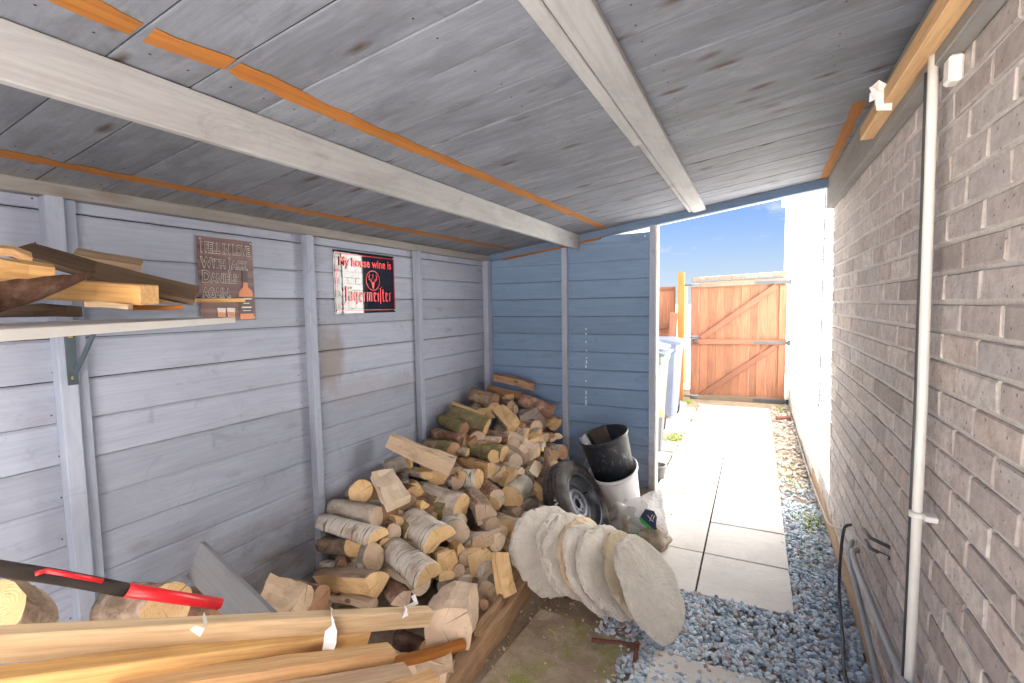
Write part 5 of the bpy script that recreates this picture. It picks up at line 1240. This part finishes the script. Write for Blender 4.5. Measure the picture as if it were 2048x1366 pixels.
# ---------------------------------------------------------------- plastic bag of compost
bg_ = thing('compost_bag', 'crumpled clear plastic bag with green and navy print beside the buckets', 'bag', (-.63, 3.02, 0))
pl = Mat('cloudy_plastic_film', .22, .5); n_ = pl.noise(pl.coord((1, 1, 1), False), 6, 5, .6, .5)
pl.color(pl.mix(pl.ramp(n_, [(.42, 0.), (.62, 1.)]), (.70, .70, .72), (.80, .80, .80))); pl.b.inputs['Alpha'].default_value = .55; pl.bump(pl.noise(pl.coord((1, 1, 1), False), 22, 4, .6, 1.5), .9, .02)
soil = Mat('bagged_compost', .9, .2); n_ = soil.noise(soil.coord((1, 1, 1), False), 16, 5, .65); soil.color(soil.mix(soil.ramp(n_, [(.35, 0.), (.65, 1.)]), (.30, .24, .18), (.52, .46, .38))).bump(n_, .7, .01)
def blob(rx, ry, rz, seed, amp=.12, sub=4):
    rg = random.Random(seed); bm = bmesh.new(); bmesh.ops.create_icosphere(bm, subdivisions=sub, radius=1); a = [rg.uniform(0, 6) for _ in range(6)]
    for v in bm.verts:
        c = v.co.copy(); q = 1 + amp * (math.sin(4 * c.x + a[0]) * math.cos(5 * c.y + a[1]) + .5 * math.sin(9 * c.z + a[2] + 3 * c.x) + .4 * abs(math.sin(13 * c.x + 9 * c.y + a[3])))
        v.co = Vector((c.x * rx * q, c.y * ry * q, c.z * rz * q))
    return bm
bm = blob(.115, .10, .11, 3); o = bm_obj('contents', bm, soil.m, bg_, True); o.location = (-.06, -.02, .10)
bm = blob(.10, .09, .075, 5); o = bm_obj('contents', bm, soil.m, bg_, True); o.location = (.09, -.08, .075)
bm = blob(.13, .105, .12, 6, .16); o = bm_obj('film', bm, pl.m, bg_, True); o.location = (-.05, -.02, .115)
film2 = Mat('white_plastic_film', .25, .5); film2.color((.80, .80, .81)); film2.b.inputs['Alpha'].default_value = .8; film2.bump(film2.noise(film2.coord((1, 1, 1), False), 18, 4, .6, 1.5), .8, .02)
bm = bmesh.new(); NU, NV = 12, 9; rows = []
c0, c1, c2, c3 = P(1256, 1064, 2.98), P(1250, 1000, 3.05), P(1322, 978, 3.12), P(1338, 1072, 2.92)
mid = P(1290, 985, 3.2)
for i in range(NU + 1):
    row = []
    for j in range(NV + 1):
        s, t = i / NU, j / NV; p = (c0 * (1 - s) * (1 - t) + c1 * (1 - s) * t + c3 * s * (1 - t) + c2 * s * t)
        p += CB * (.035 * math.sin(PI * s) * math.sin(PI * t) + .012 * math.sin(9 * s + 5 * t) + .008 * math.sin(17 * t - 6 * s)); row.append(bm.verts.new(p - bg_.location))
    rows.append(row)
for i in range(NU):
    for j in range(NV): bm.faces.new((rows[i][j], rows[i + 1][j], rows[i + 1][j + 1], rows[i][j + 1]))
bmesh.ops.solidify(bm, geom=bm.faces[:], thickness=.0015)
bm_obj('film_top', bm, film2.m, bg_, True)
def patch(name, pix, depth, mat, lift=0):
    bm = bmesh.new(); v = [bm.verts.new(P(u, vv, depth + dd) - bg_.location) for (u, vv, dd) in pix]; bm.faces.new(v); r = bmesh.ops.extrude_face_region(bm, geom=bm.faces[:])
    bmesh.ops.translate(bm, vec=-CB * .0012, verts=[g for g in r['geom'] if isinstance(g, bmesh.types.BMVert)]); return bm_obj(name, bm, mat, bg_)
navy = ink('navy_print', (.03, .04, .10), .3); grn = ink('green_print', (.03, .42, .06), .3)
patch('navy_label', [(1280, 1034, 0), (1291, 1018, 0), (1308, 1022, .0), (1314, 1034, 0), (1312, 1050, -.01), (1316, 1066, -.02), (1300, 1052, -.01)], 2.93, navy)
patch('green_band', [(1278, 1036, 0), (1281, 1034, 0), (1300, 1053, 0), (1319, 1066, -.01), (1320, 1060, -.01), (1322, 1068, -.01), (1300, 1058, 0), (1283, 1046, 0)], 2.925, grn)
patch('green_band', [(1262, 1066, 0), (1270, 1066, 0), (1290, 1080, -.01), (1294, 1094, -.01), (1287, 1098, -.01), (1280, 1084, 0)], 2.80, grn)
patch('white_band', [(1264, 1069, 0), (1269, 1069, 0), (1284, 1082, -.005), (1286, 1092, -.005), (1279, 1086, 0)], 2.795, M['tape'])
for pts in ([(1295, 1030), (1302, 1040), (1307, 1043)], [(1305, 1029), (1299, 1042)], [(1309, 1031), (1306, 1039)]):
    bm_obj('white_mark', tube_bm([P(u, v, 2.92) - bg_.location for u, v in pts], .0022, 6), M['tape'], bg_)
# small grey pot and stub behind the post foot
pt_ = thing('plant_pot', 'small grey pot on the ground just beyond the shed post', 'pot', (-.72, 4.18, 0))
bm_obj('pot_body', lathe_bm([(.001, 0), (.05, 0), (.065, .12), (.07, .12), (.07, .135), (.06, .135), (.05, .03), (.001, .03)], 20), plain('grey_pot', (.28, .27, .27), .6), pt_, True)
# red brick on the ground by the gate hinge
lb = bm_obj('loose_brick', box_bm(.16, .08, .05, .006), plain('red_brick', (.22, .10, .075), .9, .15, .2, 30)); lb.location = (.33, 6.9, .035); lb.rotation_euler.z = .2; tag(lb, 'loose red brick lying on the rubble near the gate', 'brick')
# twigs on the gravel
for (p, q, lab) in (((-.20, 2.42, .035), (-.17, 2.25, .035), 'thin pale twig on the gravel in front of the path'), ((-.19, 2.13, .035), (-.17, 2.06, .035), 'short pale twig on the gravel beside the white slab'), ((-.82, 1.98, .02), (-.76, 1.92, .02), 'orange wood splinter on the mossy floor slab')):
    m_ = (Vector(p) + Vector(q)) / 2 + Vector((.01, 0, .006)); tag(bm_obj('twig', tube_bm([p, m_, q], .0028, 6), M['plankA']), lab, 'twig')

# pieces that belong to a part hang under that part
bpy.context.view_layer.update()
def under(child, part):
    child.matrix_local = part.matrix_local.inverted() @ child.matrix_local; child.parent = part
def kids(t, nm): return [c for c in t.children if c.name.split('.')[0] == nm]
for nm in ('bolt_hole', 'centre_hole', 'valve'):
    for c in kids(wh_, nm): under(c, kids(wh_, 'rim')[0])
for a, b in zip(kids(gt, 'hinge_knuckle'), kids(gt, 'hinge')): under(a, b)
for a, b in zip(kids(gt, 'bolt'), kids(gt, 'bolt_plate')): under(a, b)
for c in kids(wp, 'clip_lug'): under(c, kids(wp, 'clip')[0])
for t in (s1, s2):
    for c in kids(t, 'lettering') + kids(t, 'fixing_screw') + kids(t, 'brand_lettering'): under(c, kids(t, 'sheet')[0])
for c in kids(sh, 'screw'): under(c, kids(sh, 'bracket')[0])
